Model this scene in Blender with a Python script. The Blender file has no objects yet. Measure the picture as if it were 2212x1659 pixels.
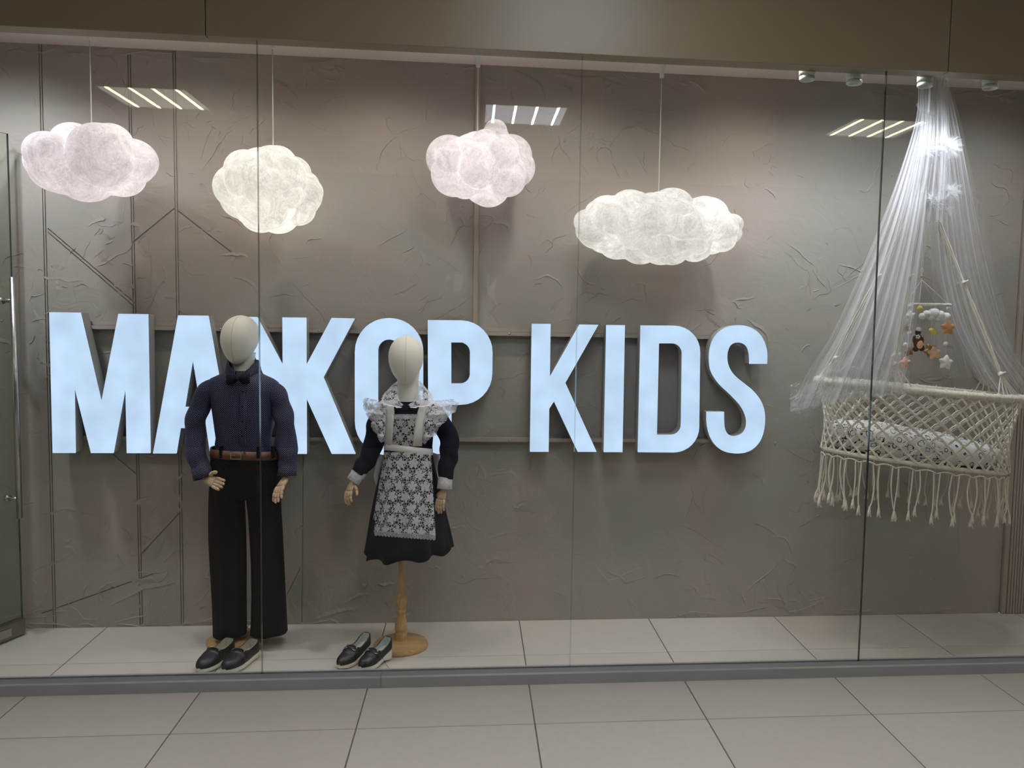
import bpy, bmesh, math, random
import numpy as np
from mathutils import Vector, Matrix, noise as mnoise

# ------------------------------------------------------------------ camera, world, exposure
scene = bpy.context.scene
W, H = 2212, 1659
CAM = (0.97456, -2.80812, 1.38139)
YAW, PITCH, ROLL = 0.0979890, -0.0776471, 0.0186249
FPX = 1845.0325
PPX, PPY = W / 2 + 94.97, H / 2 + 1.27

_fw = Vector((math.sin(YAW) * math.cos(PITCH), math.cos(YAW) * math.cos(PITCH), math.sin(PITCH)))
_r0 = Vector((math.cos(YAW), -math.sin(YAW), 0))
_u0 = _r0.cross(_fw)
_rt = _r0 * math.cos(ROLL) + _u0 * math.sin(ROLL)
_up = -_r0 * math.sin(ROLL) + _u0 * math.cos(ROLL)
cam = bpy.data.cameras.new('camera')
cam_ob = bpy.data.objects.new('camera', cam)
scene.collection.objects.link(cam_ob)
cam_ob.matrix_world = Matrix(((_rt.x, _up.x, -_fw.x, CAM[0]), (_rt.y, _up.y, -_fw.y, CAM[1]),
                              (_rt.z, _up.z, -_fw.z, CAM[2]), (0, 0, 0, 1)))
cam.sensor_fit = 'HORIZONTAL'
cam.sensor_width = 36.0
cam.lens = FPX / W * 36.0
cam.shift_x = -94.97 / W
cam.shift_y = 1.27 / W
cam.clip_start = 0.05
scene.camera = cam_ob

world = bpy.data.worlds.new('world')
scene.world = world
world.use_nodes = True
_bg = world.node_tree.nodes['Background']
_bg.inputs[0].default_value = (1.0, 0.96, 0.90, 1)
_bg.inputs[1].default_value = 0.35

scene.view_settings.view_transform = 'Standard'
scene.view_settings.look = 'None'
scene.view_settings.exposure = 0.13
scene.view_settings.gamma = 1.0
scene.view_settings.use_curve_mapping = False
try:
    scene.cycles.transparent_max_bounces = 40
    scene.cycles.max_bounces = 6
    scene.cycles.diffuse_bounces = 3
    scene.cycles.glossy_bounces = 2
    scene.cycles.transmission_bounces = 3
    scene.cycles.use_light_tree = False
    scene.cycles.adaptive_threshold = 0.07
    scene.cycles.sample_clamp_indirect = 6.0
    scene.cycles.caustics_reflective = False
    scene.cycles.caustics_refractive = False
except Exception:
    pass

# main levels of the place (metres)
Y_WALL, Y_GLASS, Z_CEIL, Z_BULK, TILE, HALL_H = 0.9994, 0.3635, 2.468, 2.333, 0.6, 2.81
KERB_H = 0.045
# light levels
PANEL_TUBE = {'warm': (50.0, 45.5, 27.0), 'cool': (45.0, 48.0, 54.0)}
PANEL_FACE = {'warm': (5.2, 5.0, 4.3), 'cool': (6.2, 6.4, 6.8)}
SPOT_COL, SPOT_W = (0.84, 0.90, 1.0), 8.0
DOWN_W = 15.0
LETTER_EM = (0.52, 0.69, 0.91)

def at(x, y, Y):
    """world point on the vertical plane at depth Y seen at photo pixel (x, y)"""
    d = _fw + _rt * ((x - PPX) / FPX) - _up * ((y - PPY) / FPX)
    return Vector(CAM) + d * ((Y - CAM[1]) / d.y)

def at_floor(x, y, Z=0.0):
    d = _fw + _rt * ((x - PPX) / FPX) - _up * ((y - PPY) / FPX)
    return Vector(CAM) + d * ((Z - CAM[2]) / d.z)

def mpp(Y):
    """metres per photo pixel at depth Y"""
    return (Y - CAM[1]) / FPX

# ------------------------------------------------------------------ helpers
C = scene.collection
ORG = {}
random.seed(7)

def tag(o, label=None, cat=None, group=None, kind=None):
    if label: o['label'] = label
    if cat: o['category'] = cat
    if group: o['group'] = group
    if kind: o['kind'] = kind
    return o

def empty(name, loc, label=None, cat=None, group=None, kind=None):
    o = bpy.data.objects.new(name, None)
    o.empty_display_size = 0.05
    C.objects.link(o)
    o.location = loc
    ORG[o.name] = Vector(loc)
    return tag(o, label, cat, group, kind)

def link(name, me, parent=None, loc=(0, 0, 0)):
    o = bpy.data.objects.new(name, me)
    C.objects.link(o)
    o.location = loc
    if parent is not None:
        o.parent = parent
        ORG[o.name] = ORG[parent.name]
    else:
        ORG[o.name] = Vector(loc)
    return o

def mk(name, verts, faces, mat, parent=None, smooth=True, uvs=None, mats=None, fmat=None, origin=None):
    """one mesh object; verts are world coordinates"""
    o0 = ORG[parent.name] if parent is not None else Vector(origin or (0, 0, 0))
    me = bpy.data.meshes.new(name)
    me.from_pydata([(v[0] - o0[0], v[1] - o0[1], v[2] - o0[2]) for v in verts], [], faces)
    me.materials.append(mat)
    for m in (mats or []):
        me.materials.append(m)
    if fmat:
        me.polygons.foreach_set('material_index', fmat)
    if smooth:
        me.polygons.foreach_set('use_smooth', [True] * len(me.polygons))
    if uvs is not None:
        uvl = me.uv_layers.new(name='UVMap')
        flat = []
        for p in me.polygons:
            for vi in p.vertices:
                flat += [uvs[vi][0], uvs[vi][1]]
        uvl.data.foreach_set('uv', flat)
    me.update()
    if parent is None:
        o = link(name, me, None, o0)
    else:
        o = link(name, me, parent)
    return o

def fix_normals(o):
    bm = bmesh.new(); bm.from_mesh(o.data)
    bmesh.ops.recalc_face_normals(bm, faces=bm.faces)
    bm.to_mesh(o.data); bm.free()
    return o

class MB:
    """collects simple shapes into one mesh"""
    def __init__(s): s.v, s.f, s.uv = [], [], []
    def add(s, v, f, uv=None):
        n = len(s.v)
        s.v += [tuple(p) for p in v]
        s.f += [tuple(i + n for i in q) for q in f]
        s.uv += list(uv) if uv is not None else [(0, 0)] * len(v)
        return s
    def box(s, a, b):
        (x0, y0, z0), (x1, y1, z1) = a, b
        v = [(x0, y0, z0), (x1, y0, z0), (x1, y1, z0), (x0, y1, z0), (x0, y0, z1), (x1, y0, z1), (x1, y1, z1), (x0, y1, z1)]
        f = [(0, 3, 2, 1), (4, 5, 6, 7), (0, 1, 5, 4), (1, 2, 6, 5), (2, 3, 7, 6), (3, 0, 4, 7)]
        return s.add(v, f)
    def tube(s, path, r, n=8, cap=True):
        v, f, uv = tube_data(path, r, n, cap)
        return s.add(v, f, uv)
    def ball(s, c, r, n=10, m=7):
        rx, ry, rz = (r, r, r) if not hasattr(r, '__len__') else r
        v, f = [], []
        v.append((c[0], c[1], c[2] + rz))
        for j in range(1, m):
            t = math.pi * j / m
            for i in range(n):
                a = 2 * math.pi * i / n
                v.append((c[0] + rx * math.sin(t) * math.cos(a), c[1] + ry * math.sin(t) * math.sin(a), c[2] + rz * math.cos(t)))
        v.append((c[0], c[1], c[2] - rz))
        for i in range(n):
            f.append((0, 1 + i, 1 + (i + 1) % n))
            for j in range(m - 2):
                a = 1 + j * n
                f.append((a + i, a + n + i, a + n + (i + 1) % n, a + (i + 1) % n))
            a = 1 + (m - 2) * n
            f.append((a + i, len(v) - 1, a + (i + 1) % n))
        return s.add(v, f)
    def build(s, name, mat, parent=None, smooth=True, origin=None):
        return mk(name, s.v, s.f, mat, parent, smooth, s.uv, origin=origin)

def tube_data(path, r, n=8, cap=True, flat=None):
    P = [Vector(p) for p in path]
    k = len(P)
    R = r if hasattr(r, '__len__') else [r] * k
    v, f, uv = [], [], []
    t = (P[1] - P[0]).normalized()
    ref = Vector((0, 1, 0)) if abs(t.y) < 0.9 else Vector((1, 0, 0))
    nx = (ref - t * ref.dot(t)).normalized()
    ln = 0
    for i in range(k):
        if i == 0: t = P[1] - P[0]
        elif i == k - 1: t = P[-1] - P[-2]
        else: t = P[i + 1] - P[i - 1]
        if t.length < 1e-9: t = Vector((0, 0, 1))
        t = t.normalized()
        nx = (nx - t * nx.dot(t)).normalized()
        ny = t.cross(nx)
        if i: ln += (P[i] - P[i - 1]).length
        for j in range(n):
            a = 2 * math.pi * j / n
            rr = R[i]
            rx, ry = rr if hasattr(rr, '__len__') else (rr, rr)
            v.append(P[i] + nx * (rx * math.cos(a)) + ny * (ry * math.sin(a)))
            rm = max(R[k // 2]) if hasattr(R[k // 2], '__len__') else R[k // 2]
            uv.append((abs(a - math.pi) * rm, ln))
    for i in range(k - 1):
        for j in range(n):
            a, b = i * n + j, i * n + (j + 1) % n
            f.append((a, b, b + n, a + n))
    if cap:
        f.append(tuple(range(n - 1, -1, -1)))
        f.append(tuple(range((k - 1) * n, k * n)))
    return v, f, uv

def smooth_path(pts, k=6):
    """Catmull-Rom through the points"""
    P = [Vector(p) for p in pts]
    P = [P[0] * 2 - P[1]] + P + [P[-1] * 2 - P[-2]]
    out = []
    for i in range(1, len(P) - 2):
        for j in range(k):
            t = j / k
            a, b, c, d = P[i - 1], P[i], P[i + 1], P[i + 2]
            out.append(0.5 * ((2 * b) + (c - a) * t + (2 * a - 5 * b + 4 * c - d) * t * t + (3 * b - a - 3 * c + d) * t ** 3))
    out.append(P[-2])
    return out

def interp(xs, ys, x):
    return float(np.interp(x, xs, ys))

def loft(rings, closed=True, cap=(False, False), uscale=None):
    """quads between successive rings of equal length; uv in metres"""
    n = len(rings[0])
    v, f, uv = [], [], []
    vl = 0
    for i, r in enumerate(rings):
        if i:
            vl += (Vector(r[n // 4]) - Vector(rings[i - 1][n // 4])).length
        u = 0
        per = [0]
        for j in range(1, n):
            u += (Vector(r[j]) - Vector(r[j - 1])).length
            per.append(u)
        mid = per[n // 2]
        for j in range(n):
            v.append(tuple(r[j]))
            uv.append((abs(per[j] - mid) if closed else per[j] - mid, vl))
    m = len(rings)
    for i in range(m - 1):
        for j in range(n if closed else n - 1):
            a, b = i * n + j, i * n + (j + 1) % n
            f.append((a, b, b + n, a + n))
    if cap[0]: f.append(tuple(range(n - 1, -1, -1)))
    if cap[1]: f.append(tuple(range((m - 1) * n, m * n)))
    return v, f, uv

def ring(cx, cy, cz, rx, ry, n=32, p=2.0, tilt=0.0, start=math.pi / 2):
    """horizontal super-ellipse ring, starting at the back"""
    out = []
    for j in range(n):
        a = start + 2 * math.pi * j / n
        c, s = math.cos(a), math.sin(a)
        x = rx * math.copysign(abs(c) ** (2 / p), c)
        y = ry * math.copysign(abs(s) ** (2 / p), s)
        out.append((cx + x, cy + y, cz + tilt * x))
    return out

def solidify(o, t, offset=0.0):
    m = o.modifiers.new('thickness', 'SOLIDIFY')
    m.thickness = t; m.offset = offset
    return o

def subsurf(o, k=1):
    m = o.modifiers.new('smooth', 'SUBSURF')
    m.levels = k; m.render_levels = k
    return o

def bevel(o, w, seg=2):
    m = o.modifiers.new('bevel', 'BEVEL')
    m.width = w; m.segments = seg; m.limit_method = 'ANGLE'
    return o

# ------------------------------------------------------------------ node helpers
def srgb(r, g, b):
    def l(c):
        c /= 255.0
        return c / 12.92 if c <= 0.04045 else ((c + 0.055) / 1.055) ** 2.4
    return (l(r), l(g), l(b), 1.0)

class NT:
    def __init__(s, name):
        s.m = bpy.data.materials.new(name)
        s.m.use_nodes = True
        s.t = s.m.node_tree
        s.t.nodes.clear()
        s.out = s.t.nodes.new('ShaderNodeOutputMaterial')
    def set(s, sock, val):
        if isinstance(val, bpy.types.NodeSocket): s.t.links.new(val, sock)
        elif val is not None: sock.default_value = val
    def node(s, typ, props=None, **ins):
        n = s.t.nodes.new(typ)
        for k, v in (props or {}).items(): setattr(n, k, v)
        for k, v in ins.items():
            key = int(k[1:]) if k[0] == 'i' and k[1:].isdigit() else k.replace('_', ' ')
            s.set(n.inputs[key], v)
        return n
    def math(s, op, a, b=None, c=None, clamp=False):
        n = s.t.nodes.new('ShaderNodeMath'); n.operation = op; n.use_clamp = clamp
        s.set(n.inputs[0], a)
        if b is not None: s.set(n.inputs[1], b)
        if c is not None: s.set(n.inputs[2], c)
        return n.outputs[0]
    def ramp(s, fac, a, b, lo=0.0, hi=1.0):
        n = s.node('ShaderNodeMapRange', {'clamp': True}, i0=fac, i1=a, i2=b, i3=lo, i4=hi)
        return n.outputs[0]
    def mixc(s, fac, a, b):
        n = s.t.nodes.new('ShaderNodeMix'); n.data_type = 'RGBA'
        s.set(n.inputs[0], fac); s.set(n.inputs[6], a); s.set(n.inputs[7], b)
        return n.outputs[2]
    def coord(s, which='Object', scale=None):
        o = s.node('ShaderNodeTexCoord').outputs[which]
        if scale is not None:
            mp = s.node('ShaderNodeMapping', i0=o)
            mp.inputs['Scale'].default_value = scale if hasattr(scale, '__len__') else (scale,) * 3
            o = mp.outputs[0]
        return o
    def noise(s, vec, scale, detail=3.0, rough=0.5, dist=0.0, col=False):
        n = s.node('ShaderNodeTexNoise', None, Vector=vec, Scale=scale, Detail=detail, Roughness=rough, Distortion=dist)
        return n.outputs[1 if col else 0]
    def voronoi(s, vec, scale, feature='F1', out=0, rnd=1.0):
        n = s.node('ShaderNodeTexVoronoi', {'feature': feature}, Vector=vec, Scale=scale, Randomness=rnd)
        return n.outputs[out]
    def bump(s, h, strength=0.3, dist=0.01, normal=None):
        n = s.node('ShaderNodeBump', None, Strength=strength, Distance=dist, Height=h)
        if normal is not None: s.set(n.inputs['Normal'], normal)
        return n.outputs[0]
    def bsdf(s, color=None, rough=0.6, metal=0.0, spec=0.5, normal=None, **kw):
        n = s.node('ShaderNodeBsdfPrincipled')
        s.set(n.inputs['Base Color'], color); s.set(n.inputs['Roughness'], rough)
        s.set(n.inputs['Metallic'], metal); s.set(n.inputs['Specular IOR Level'], spec)
        if normal is not None: s.set(n.inputs['Normal'], normal)
        for k, v in kw.items(): s.set(n.inputs[k.replace('_', ' ')], v)
        return n.outputs[0]
    def mix(s, fac, a, b):
        n = s.t.nodes.new('ShaderNodeMixShader')
        s.set(n.inputs[0], fac); s.t.links.new(a, n.inputs[1]); s.t.links.new(b, n.inputs[2])
        return n.outputs[0]
    def done(s, sh):
        s.t.links.new(sh, s.out.inputs[0])
        return s.m

def simple(name, col, rough=0.6, metal=0.0, spec=0.5, nscale=0, namp=0.08, bscale=0, bstr=0.2, bdist=0.002, **kw):
    """plain material with a little procedural grain"""
    t = NT(name)
    vec = t.coord('Object')
    c = col
    if nscale:
        f = t.noise(vec, nscale, 4)
        dark = tuple(x * (1 - namp) for x in col[:3]) + (1,)
        lite = tuple(min(1, x * (1 + namp)) for x in col[:3]) + (1,)
        c = t.mixc(t.ramp(f, 0.3, 0.7), dark, lite)
    nrm = t.bump(t.noise(vec, bscale, 3), bstr, bdist) if bscale else None
    return t.done(t.bsdf(c, rough, metal, spec, nrm, **kw))

M = {}
# plaster wall with trowel ridges
t = NT('plaster')
v = t.coord('Object')
big = t.noise(v, 1.7, 3, 0.55, 0.8)
h = t.noise(v, 5.0, 4, 0.62, 1.2)
colr = t.mixc(t.ramp(big, 0.32, 0.70), srgb(158, 155, 147), srgb(171, 159, 150))
M['plaster'] = t.done(t.bsdf(colr, 0.62, 0, 0.35, t.bump(h, 0.55, 0.010)))

M['ceiling'] = simple('ceiling_paint', srgb(226, 214, 206), 0.6, bscale=8, bstr=0.3, bdist=0.01)
t = NT('floor_tile')
v = t.coord('Object')
info = t.node('ShaderNodeObjectInfo').outputs['Random']
base = t.mixc(info, srgb(205, 198, 186), srgb(211, 205, 194))
base = t.mixc(t.ramp(t.noise(v, 30, 5, 0.7), 0.35, 0.7, 0, 0.35), base, srgb(195, 188, 176))
M['tile'] = t.done(t.bsdf(base, t.ramp(t.noise(v, 6, 3), 0.3, 0.7, 0.30, 0.42), 0, 0.45))
M['grout'] = simple('grout', srgb(112, 106, 98), 0.9, nscale=40)
M['kerb'] = simple('grey_kerb', srgb(160, 161, 164), 0.38, 0.1, 0.5, nscale=4, namp=0.05)
M['bulkhead'] = simple('bulkhead_panel', srgb(120, 108, 84), 0.42, 0, 0.5, nscale=2, namp=0.03)
M['white_paint'] = simple('white_paint', srgb(226, 228, 226), 0.4, nscale=20, namp=0.03)
M['hall_wall'] = simple('hall_wall', srgb(52, 49, 46), 0.7, nscale=2, namp=0.05)
M['steel'] = simple('brushed_steel', srgb(178, 176, 172), 0.32, 1.0, nscale=30, namp=0.08)
M['chrome'] = simple('chrome', srgb(215, 215, 215), 0.15, 1.0, nscale=30, namp=0.03)
M['dark_metal'] = simple('door_rail_metal', srgb(140, 136, 128), 0.4, 1.0, nscale=30, namp=0.1)
M['trunk'] = simple('cable_trunking', srgb(165, 152, 138), 0.5, nscale=10, namp=0.04)
M['rail'] = simple('mounting_rail', srgb(168, 158, 147), 0.45, nscale=10, namp=0.05)
M['return'] = simple('letter_return', srgb(186, 183, 178), 0.4, nscale=6, namp=0.04)

# clear sheet glass: transparent with Schlick reflection at each surface
def glass(name, tint):
    t = NT(name)
    fac = t.node('ShaderNodeLayerWeight', None, Blend=0.5).outputs['Facing']
    p5 = t.math('POWER', fac, 5.0)
    fr = t.math('ADD', t.math('MULTIPLY', p5, 0.97), 0.0135)
    tr = t.node('ShaderNodeBsdfTransparent', None, Color=tint).outputs[0]
    gl = t.node('ShaderNodeBsdfGlossy', None, Color=(1, 1, 1, 1), Roughness=0.0).outputs[0]
    return t.done(t.mix(fr, tr, gl))
M['glass'] = glass('clear_glass', (0.985, 0.99, 0.985, 1))
M['door_glass'] = glass('greenish_glass', (0.93, 0.965, 0.925, 1))
t = NT('glass_edge')
M['glass_edge'] = t.done(t.bsdf(srgb(70, 78, 76), 0.12, 0.3, 0.9))

# emissive things
def emitter(name, col, noise_scale=0, lo=1.0, hi=1.0):
    t = NT(name)
    e = t.node('ShaderNodeEmission')
    e.inputs[0].default_value = tuple(col[:3]) + (1,)
    e.inputs[1].default_value = 1.0
    if noise_scale:
        f = t.noise(t.coord('Object'), noise_scale, 1.5)
        t.set(e.inputs[1], t.ramp(f, 0.3, 0.7, lo, hi))
    return t.done(e.outputs[0])
M['letter_face'] = emitter('lit_letter_face', LETTER_EM, 9.0, 0.90, 1.08)

# ------------------------------------------------------------------ the setting
# floor: grout bed with a grid of single tiles (it runs under the glass into the window)
floor = empty('floor', (0, 0, 0), kind='structure')
MB().box((-7.8, -5.4, -0.06), (9.8, Y_WALL, -0.002)).build('grout_bed', M['grout'], floor, smooth=False)
def tile_mesh(w, d):
    g, b = 0.0022, 0.0012
    x0, x1, y0, y1 = g, w - g, g, d - g
    v = [(x0, y0, -.01), (x1, y0, -.01), (x1, y1, -.01), (x0, y1, -.01),
         (x0, y0, -b), (x1, y0, -b), (x1, y1, -b), (x0, y1, -b),
         (x0 + b, y0 + b, 0), (x1 - b, y0 + b, 0), (x1 - b, y1 - b, 0), (x0 + b, y1 - b, 0)]
    f = [(8, 9, 10, 11)]
    for a in (0, 4):
        for i in range(4):
            f.append((a + i, a + (i + 1) % 4, a + 4 + (i + 1) % 4, a + 4 + i))
    me = bpy.data.meshes.new('tile')
    me.from_pydata(v, [], f); me.materials.append(M['tile'])
    return me
full, cut = tile_mesh(TILE, TILE), tile_mesh(TILE, Y_WALL - TILE)
for r in range(-9, 2):
    for c in range(-6, 11):
        link('tile', cut if r == 1 else full, floor, (c * TILE, r * TILE, 0))

# back wall of the window with scored lines in the plaster
wall = MB().box((-4.0, Y_WALL, -0.05), (3.52, Y_WALL + 0.14, 2.62)).build('wall_back', M['plaster'], None, smooth=False)
tag(wall, kind='structure')
cut_mb = MB()
def groove(a, b, w=0.006, d=0.006):
    p, q = at(a[0], a[1], Y_WALL), at(b[0], b[1], Y_WALL)
    t_ = (q - p).normalized(); n_ = Vector((-t_.z, 0, t_.x)) * (w / 2)
    vs = []
    for yy in (Y_WALL - 0.02, Y_WALL + d):
        for s_ in ((p, 1), (q, 1), (q, -1), (p, -1)):
            k = s_[0] + n_ * s_[1]
            vs.append((k.x, yy, k.z))
    cut_mb.add(vs, [(3, 2, 1, 0), (4, 5, 6, 7), (0, 1, 5, 4), (1, 2, 6, 5), (2, 3, 7, 6), (3, 0, 4, 7)])
for dx in (0, 5):
    for a, b in (((83 + dx, 60), (116 + dx, 1356)), ((275 + dx, 70), (303 + dx, 1352)), ((373 + dx, 80), (392 + dx, 1348))):
        groove(a, b, 0.0045)
for a, b in (((98, 497), (290, 662)), ((103, 493), (292, 655)), ((290, 521), (377, 450)), ((243, 980), (297, 1026)), ((306, 1196), (390, 1106)),
             ((384, 455), (500, 545)), ((90, 1325), (330, 1240)), ((655, 985), (652, 1344)), ((590, 1342), (650, 1225))):
    groove(a, b, 0.005)
cutter = cut_mb.build('groove_cutter', M['plaster'], None, smooth=False)
fix_normals(cutter)
md = wall.modifiers.new('grooves', 'BOOLEAN'); md.operation = 'DIFFERENCE'; md.object = cutter; md.solver = 'EXACT'
try: md.use_self = True
except Exception: pass
dg = bpy.context.evaluated_depsgraph_get()
new = bpy.data.meshes.new_from_object(wall.evaluated_get(dg))
wall.modifiers.clear(); wall.data = new; new.name = 'wall_back'
bpy.data.objects.remove(cutter)

# trowel ridges left standing in the plaster: short crooked strokes, too many to count
rmb = MB()
rg = random.Random(5)
def ridge(x, z, ang, ln, w, hgt, wob):
    n = max(4, int(ln / 0.011))
    flap = rg.choice((1, 1.5, 4, 6)) * rg.choice((-1, 1))
    sg = 1 if flap > 0 else -1; flap = abs(flap)
    pts = []
    for i in range(n + 1):
        pts.append((x, z))
        ang += rg.gauss(0, wob)
        x += math.cos(ang) * ln / n; z += math.sin(ang) * ln / n
    vs, fs = [], []
    for i, (px_, pz_) in enumerate(pts):
        q = pts[min(i + 1, n)]; p = pts[max(i - 1, 0)]
        tx_, tz_ = q[0] - p[0], q[1] - p[1]
        k = math.hypot(tx_, tz_) or 1
        nx_, nz_ = -sg * tz_ / k, sg * tx_ / k
        e = math.sin(math.pi * (i + 0.15) / (n + 0.3)) ** 0.5 * rg.uniform(0.6, 1.1)
        ww = w * e
        vs += [(px_ + nx_ * ww * .25, Y_WALL + .0004, pz_ + nz_ * ww * .25), (px_, Y_WALL - hgt * e, pz_), (px_ - nx_ * ww * flap, Y_WALL + .0004, pz_ - nz_ * ww * flap)]
        if i:
            b = 3 * i
            fs += [(b - 3, b - 2, b + 1, b), (b - 2, b - 1, b + 2, b + 1)]
    rmb.add(vs, fs)
for k in range(210):
    cx_, cz_ = rg.uniform(-1.2, 3.5), rg.uniform(0.02, 2.44)
    a0 = rg.choice((0.0, 0.6, 1.2, 2.2, 2.7)) + rg.gauss(0, .25)
    for j in range(rg.randint(2, 7)):
        ridge(cx_ + rg.gauss(0, .11), cz_ + rg.gauss(0, .08), a0 + rg.gauss(0, .5), rg.choice((.03, .05, .07, .1, .16)) * rg.uniform(.7, 1.4), rg.uniform(.002, .005), rg.uniform(.0012, .0036), rg.uniform(.1, .6))
for k in range(60):
    ridge(rg.uniform(-1.2, 3.4), rg.uniform(0.05, 2.4), rg.uniform(0, 3.14), rg.uniform(.12, .4), rg.uniform(.002, .004), rg.uniform(.0012, .0028), .08)
for k in range(70):   # ragged foot and head of the plaster
    ridge(rg.uniform(-1.2, 3.4), rg.choice((.004, .012, .02, 2.44, 2.45)) , rg.gauss(0, .1), rg.uniform(.05, .25), .006, rg.uniform(.002, .005), .12)
tag(rmb.build('trowel_ridges', M['plaster'], wall, smooth=False), kind='stuff')

# fluted pilaster that ends the wall on the right
trim = empty('trim_1', (3.52, Y_WALL, 0), kind='structure')
xs = [3.522, 3.548, 3.562, 3.576, 3.590, 3.604, 3.618, 3.632, 3.646, 3.660, 3.674, 3.688, 3.702, 3.716]
for i in range(len(xs) - 1):
    yy = Y_WALL - (0.018 if i == 0 else 0.022)
    bevel(MB().box((xs[i] + 0.0012, yy, 0.001), (xs[i + 1] - 0.0012, Y_WALL + 0.05, Z_CEIL)).build('flute', M['trunk'], trim, smooth=False), 0.003, 2)
MB().box((3.52, Y_WALL + 0.02, 0.0), (5.2, Y_WALL + 0.14, 2.6)).build('backing', M['trunk'], trim, smooth=False)

# window ceiling
tag(MB().box((-4.0, Y_GLASS - 0.02, Z_CEIL), (5.2, Y_WALL + 0.14, Z_CEIL + 0.1)).build('ceiling', M['ceiling'], None, smooth=False), kind='structure')

# bulkhead over the glass: three cover panels
bulk = empty('wall_front', (1, Y_GLASS, Z_BULK), kind='structure')
MB().box((-4.0, Y_GLASS + 0.012, Z_BULK + 0.004), (5.2, Y_GLASS + 0.06, HALL_H)).build('backing', M['bulkhead'], bulk, smooth=False)
YB = Y_GLASS - 0.03
sx = [-4.0, at(443, 40, YB).x, at(2052, 90, YB).x, 5.2]
for i in range(3):
    bevel(MB().box((sx[i] + 0.0015, YB, Z_BULK), (sx[i + 1] - 0.0015, Y_GLASS + 0.010, HALL_H)).build('panel', M['bulkhead'], bulk, smooth=False), 0.002, 2)

# grey kerb profile below the glass, in two lengths
kerb = empty('trim_2', (1, Y_GLASS, 0), kind='structure')
xj = at(822, 1465, Y_GLASS - 0.05).x
for a, b in ((-2.6, xj - 0.0006), (xj + 0.0006, 5.2)):
    mb = MB()
    y0, y1, gy = Y_GLASS - 0.052, Y_GLASS + 0.02, Y_GLASS - 0.008
    prof = [(y0, 0.0), (y0, KERB_H - 0.006), (y0 + 0.004, KERB_H), (gy, KERB_H), (gy, KERB_H - 0.01), (gy + 0.016, KERB_H - 0.01),
            (gy + 0.016, KERB_H), (y1, KERB_H), (y1, 0.0)]
    n = len(prof)
    vs = [(a, p[0], p[1]) for p in prof] + [(b, p[0], p[1]) for p in prof]
    mb.add(vs, [(i, (i + 1) % n, n + (i + 1) % n, n + i) for i in range(n)] + [tuple(range(n)), tuple(range(2 * n - 1, n - 1, -1))])
    fix_normals(mb.build('kerb_length', M['kerb'], kerb, smooth=False))

# glass panes
seams = [-1.02, 0.2095, 1.3607, 2.5159, 4.3]
for i in range(4):
    x0, x1 = seams[i] + 0.0015, seams[i + 1] - 0.0015
    ya, yb, za, zb = Y_GLASS - 0.006, Y_GLASS + 0.004, KERB_H - 0.008, Z_BULK + 0.05
    v = [(x0, ya, za), (x1, ya, za), (x1, yb, za), (x0, yb, za), (x0, ya, zb), (x1, ya, zb), (x1, yb, zb), (x0, yb, zb)]
    f = [(0, 3, 2, 1), (4, 5, 6, 7), (0, 1, 5, 4), (1, 2, 6, 5), (2, 3, 7, 6), (3, 0, 4, 7)]
    o = mk('window_%d' % (i + 1), v, f, M['glass'], None, False, mats=[M['glass_edge']], fmat=[1, 1, 0, 1, 0, 1])
    tag(o, kind='structure')

# mall passage: ceiling with light panels, wall across the way
hall_ceil = tag(MB().box((-7.8, -5.4, HALL_H), (9.8, Y_GLASS + 0.06, HALL_H + 0.1)).build('ceiling', M['ceiling'], None, smooth=False), kind='structure')
tag(MB().box((-7.8, -5.5, 0), (9.8, -5.4, HALL_H)).build('wall_hall', M['hall_wall'], None, smooth=False), kind='structure')
def light_panel(cx, cy, tone, label):
    r = empty('ceiling_light_panel', (cx, cy, HALL_H), label, 'light')
    s = 0.295
    mb = MB()
    for a, b in (((-s, -s), (s, -s + .02)), ((-s, s - .02), (s, s)), ((-s, -s + .02), (-s + .02, s - .02)), ((s - .02, -s + .02), (s, s - .02))):
        mb.box((cx + a[0], cy + a[1], HALL_H - 0.012), (cx + b[0], cy + b[1], HALL_H - 0.0005))
    mb.build('frame', M['white_paint'], r, smooth=False)
    MB().box((cx - s + .02, cy - s + .02, HALL_H - 0.005), (cx + s - .02, cy + s - .02, HALL_H - 0.0005)).build('diffuser', M['pf_' + tone], r, smooth=False)
    for k in range(4):
        x = cx + (-1.5 + k) * 0.145
        MB().box((x - .009, cy - s + .03, HALL_H - 0.011), (x + .009, cy + s - .03, HALL_H - 0.0052)).build('tube', M['pt_' + tone], r, smooth=False)
for k in ('warm', 'cool'):
    M['pf_' + k] = emitter('panel_face_' + k, PANEL_FACE[k])
    M['pt_' + k] = emitter('panel_tube_' + k, PANEL_TUBE[k])
light_panel(-1.16, -2.57, 'warm', 'warm four-tube ceiling light reflected in the glass above the leftmost cloud')
light_panel(1.32, -2.61, 'cool', 'cool white four-tube ceiling light reflected beside the knobbed cloud')
light_panel(3.88, -2.57, 'warm', 'warm four-tube ceiling light reflected in the glass beside the tulle canopy')
light_panel(1.40, -0.62, 'cool', 'added unseen cool white four-tube ceiling light nearest the middle of the bulkhead')  # unseen panel added to brighten the bulkhead centre and the floor
light_panel(-3.66, -2.57, 'cool', 'added unseen cool white four-tube ceiling light farthest left in the passage')  # out of view, added to raise the passage light
light_panel(6.38, -2.57, 'cool', 'added unseen cool white four-tube ceiling light farthest right in the passage')  # its unseen counterpart, added for more passage light
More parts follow.
